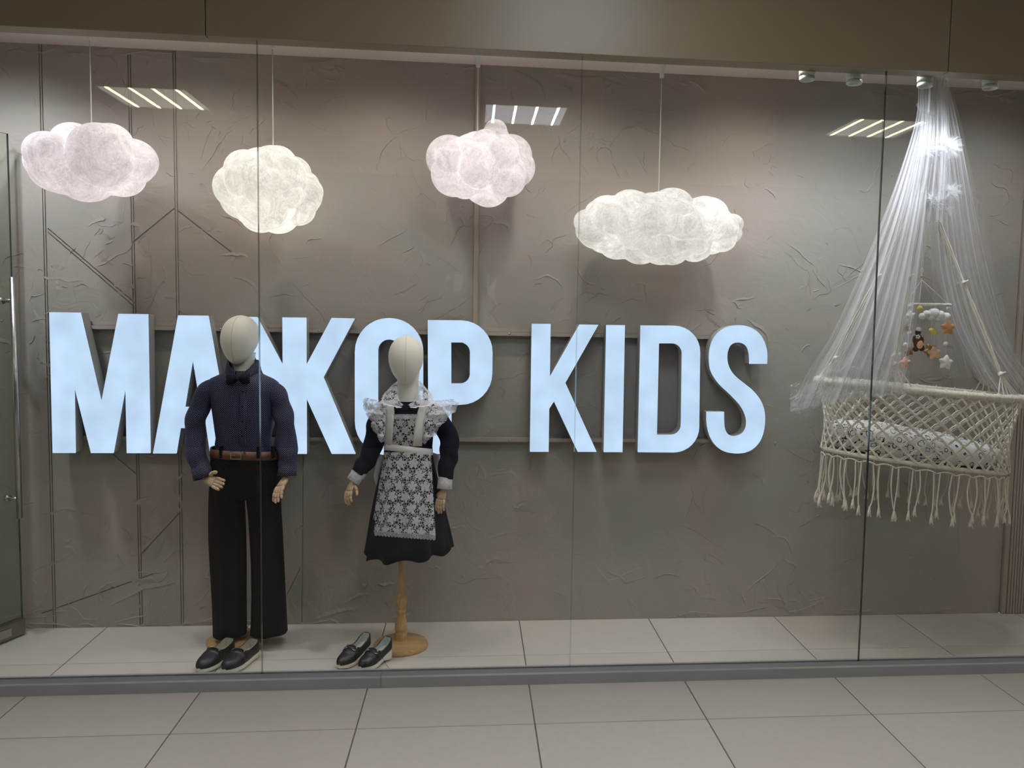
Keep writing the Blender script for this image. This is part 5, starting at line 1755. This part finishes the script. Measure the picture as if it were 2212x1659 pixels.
# crumpled slack over the left end of the hoop
def crumple(x0, x1, ytop, ybot, Y0, seed, nu=60, nv=26, amp=.03):
    vs, fs, us = [], [], []
    for i in range(nv + 1):
        for j in range(nu + 1):
            u, s = j / nu, i / nv
            x = x0 + (x1 - x0) * u
            y = interp([0, .5, 1], ytop, u) + (interp([0, .3, .6, 1], ybot, u) - interp([0, .5, 1], ytop, u)) * s
            n1 = mnoise.noise(Vector((u * 6 + seed, s * 5, 0))); n2 = mnoise.noise(Vector((u * 13, s * 12 + seed, 3)))
            p = at(x + 6 * n1, y + 8 * n2, Y0 + amp * (n1 + .5 * n2))
            vs.append(tuple(p)); us.append((u * 1.2 + n1 * .3 + seed, s * .8 + n2 * .2))
    for i in range(nv):
        for j in range(nu):
            a = i * (nu + 1) + j; fs.append((a, a + 1, a + nu + 2, a + nu + 1))
    return mk('tulle_slack', vs, fs, M['tulle_thin'], canopy, uvs=us)
crumple(1708, 1955, (862, 770, 800), (892, 868, 850, 858), .455, 2.0)
crumple(1770, 1962, (800, 748, 800), (858, 862, 846, 902), .44, 5.5, amp=.022)
crumple(1708, 1770, (830, 826, 832), (890, 893, 898, 862), .47, 8.1, 24, 18, .02)
# tie band and ceiling knot
pts = smooth_path([at(1981, 225, .69), at(1990, 240, .655), at(2010, 246, .645), at(2025, 249, .65), at(2032, 215, .67), at(2038, 160, .72)], 8)
v, f, uv = tube_data(pts, [(.006, .003)] * len(pts), 8)
mk('tie_ribbon', v, f, M['tulle_puff'], canopy, uvs=uv)
MB().box((2.86, .72, Z_CEIL - .025), (3.02, .755, Z_CEIL - .0005)).build('ceiling_bracket', M['white_paint'], canopy, smooth=False)
mb = MB()
rg = random.Random(9)
for i in range(14):
    a = rg.uniform(0, 6.28); c = at(2020 + rg.uniform(-18, 18), 168 + rg.uniform(-6, 6), .74)
    mb.ball(c + Vector((0, 0, .02)), (.022, .018, .03), 8, 6)
mb.build('gathered_knot', M['tulle_puff'], canopy)

# puffs of tulle tied into bows inside the canopy
def tulle_bow(lobes, knotpx, ribbon, Y, label, seed):
    rg = random.Random(seed)
    r = empty('tulle_bow', at(knotpx[0], knotpx[1], Y), label, 'bow', 'tulle bows in the canopy')
    for (px_, py_, R, nblade) in lobes:
        c = at(px_, py_, Y); R_ = R * mpp(Y)
        vs, fs, us = [], [], []
        for i in range(nblade):
            zz = rg.uniform(-.9, .9); a = rg.uniform(0, 6.283)
            d = Vector((math.sqrt(1 - zz * zz) * math.cos(a), math.sqrt(1 - zz * zz) * math.sin(a) * .8, zz))
            s = d.cross(Vector((rg.uniform(-1, 1), rg.uniform(-1, 1), rg.uniform(-1, 1)))).normalized()
            ln = R_ * rg.uniform(.45, 1.08); w_ = R_ * rg.uniform(.08, .20)
            o_ = c + d * (R_ * .12)
            bend = Vector((rg.uniform(-.3, .3), rg.uniform(-.3, .3), rg.uniform(-.5, .1))) * R_ * .5
            b = len(vs)
            for k in range(4):
                q = k / 3
                p = o_ + d * (ln * q) + bend * q * q
                w2 = w_ * (.35 + .9 * q) * (1 if k < 3 else .75)
                vs += [tuple(p - s * w2 * .5), tuple(p + s * w2 * .5 + d * (ln * .06 * (k == 3)))]
                us += [(i * .37, q * .2), (i * .37 + .05, q * .2)]
                if k: fs.append((b + 2 * k - 2, b + 2 * k - 1, b + 2 * k + 1, b + 2 * k))
        mk('puff', vs, fs, M['tulle_puff'], r, uvs=us)
    pts = smooth_path([at(x, y, Y + .01) for x, y in ribbon], 6)
    v, f, uv = tube_data(pts, [(.007, .0015)] * len(pts), 6)
    mk('ribbon', v, f, M['tulle_puff'], r, uvs=uv)
tulle_bow([(2006, 328, 24, 260), (2044, 316, 33, 420), (2024, 312, 16, 120)], (2025, 325), [(2026, 320), (2025, 290), (2024, 250)], .60, 'upper fluffy tulle bow inside the canopy', 4)
tulle_bow([(2012, 433, 27, 340), (2050, 412, 26, 280), (2044, 452, 18, 160), (2025, 440, 24, 240)], (2028, 420), [(2030, 412), (2026, 370), (2024, 335)], .58, 'lower fluffy tulle bow inside the canopy', 6)
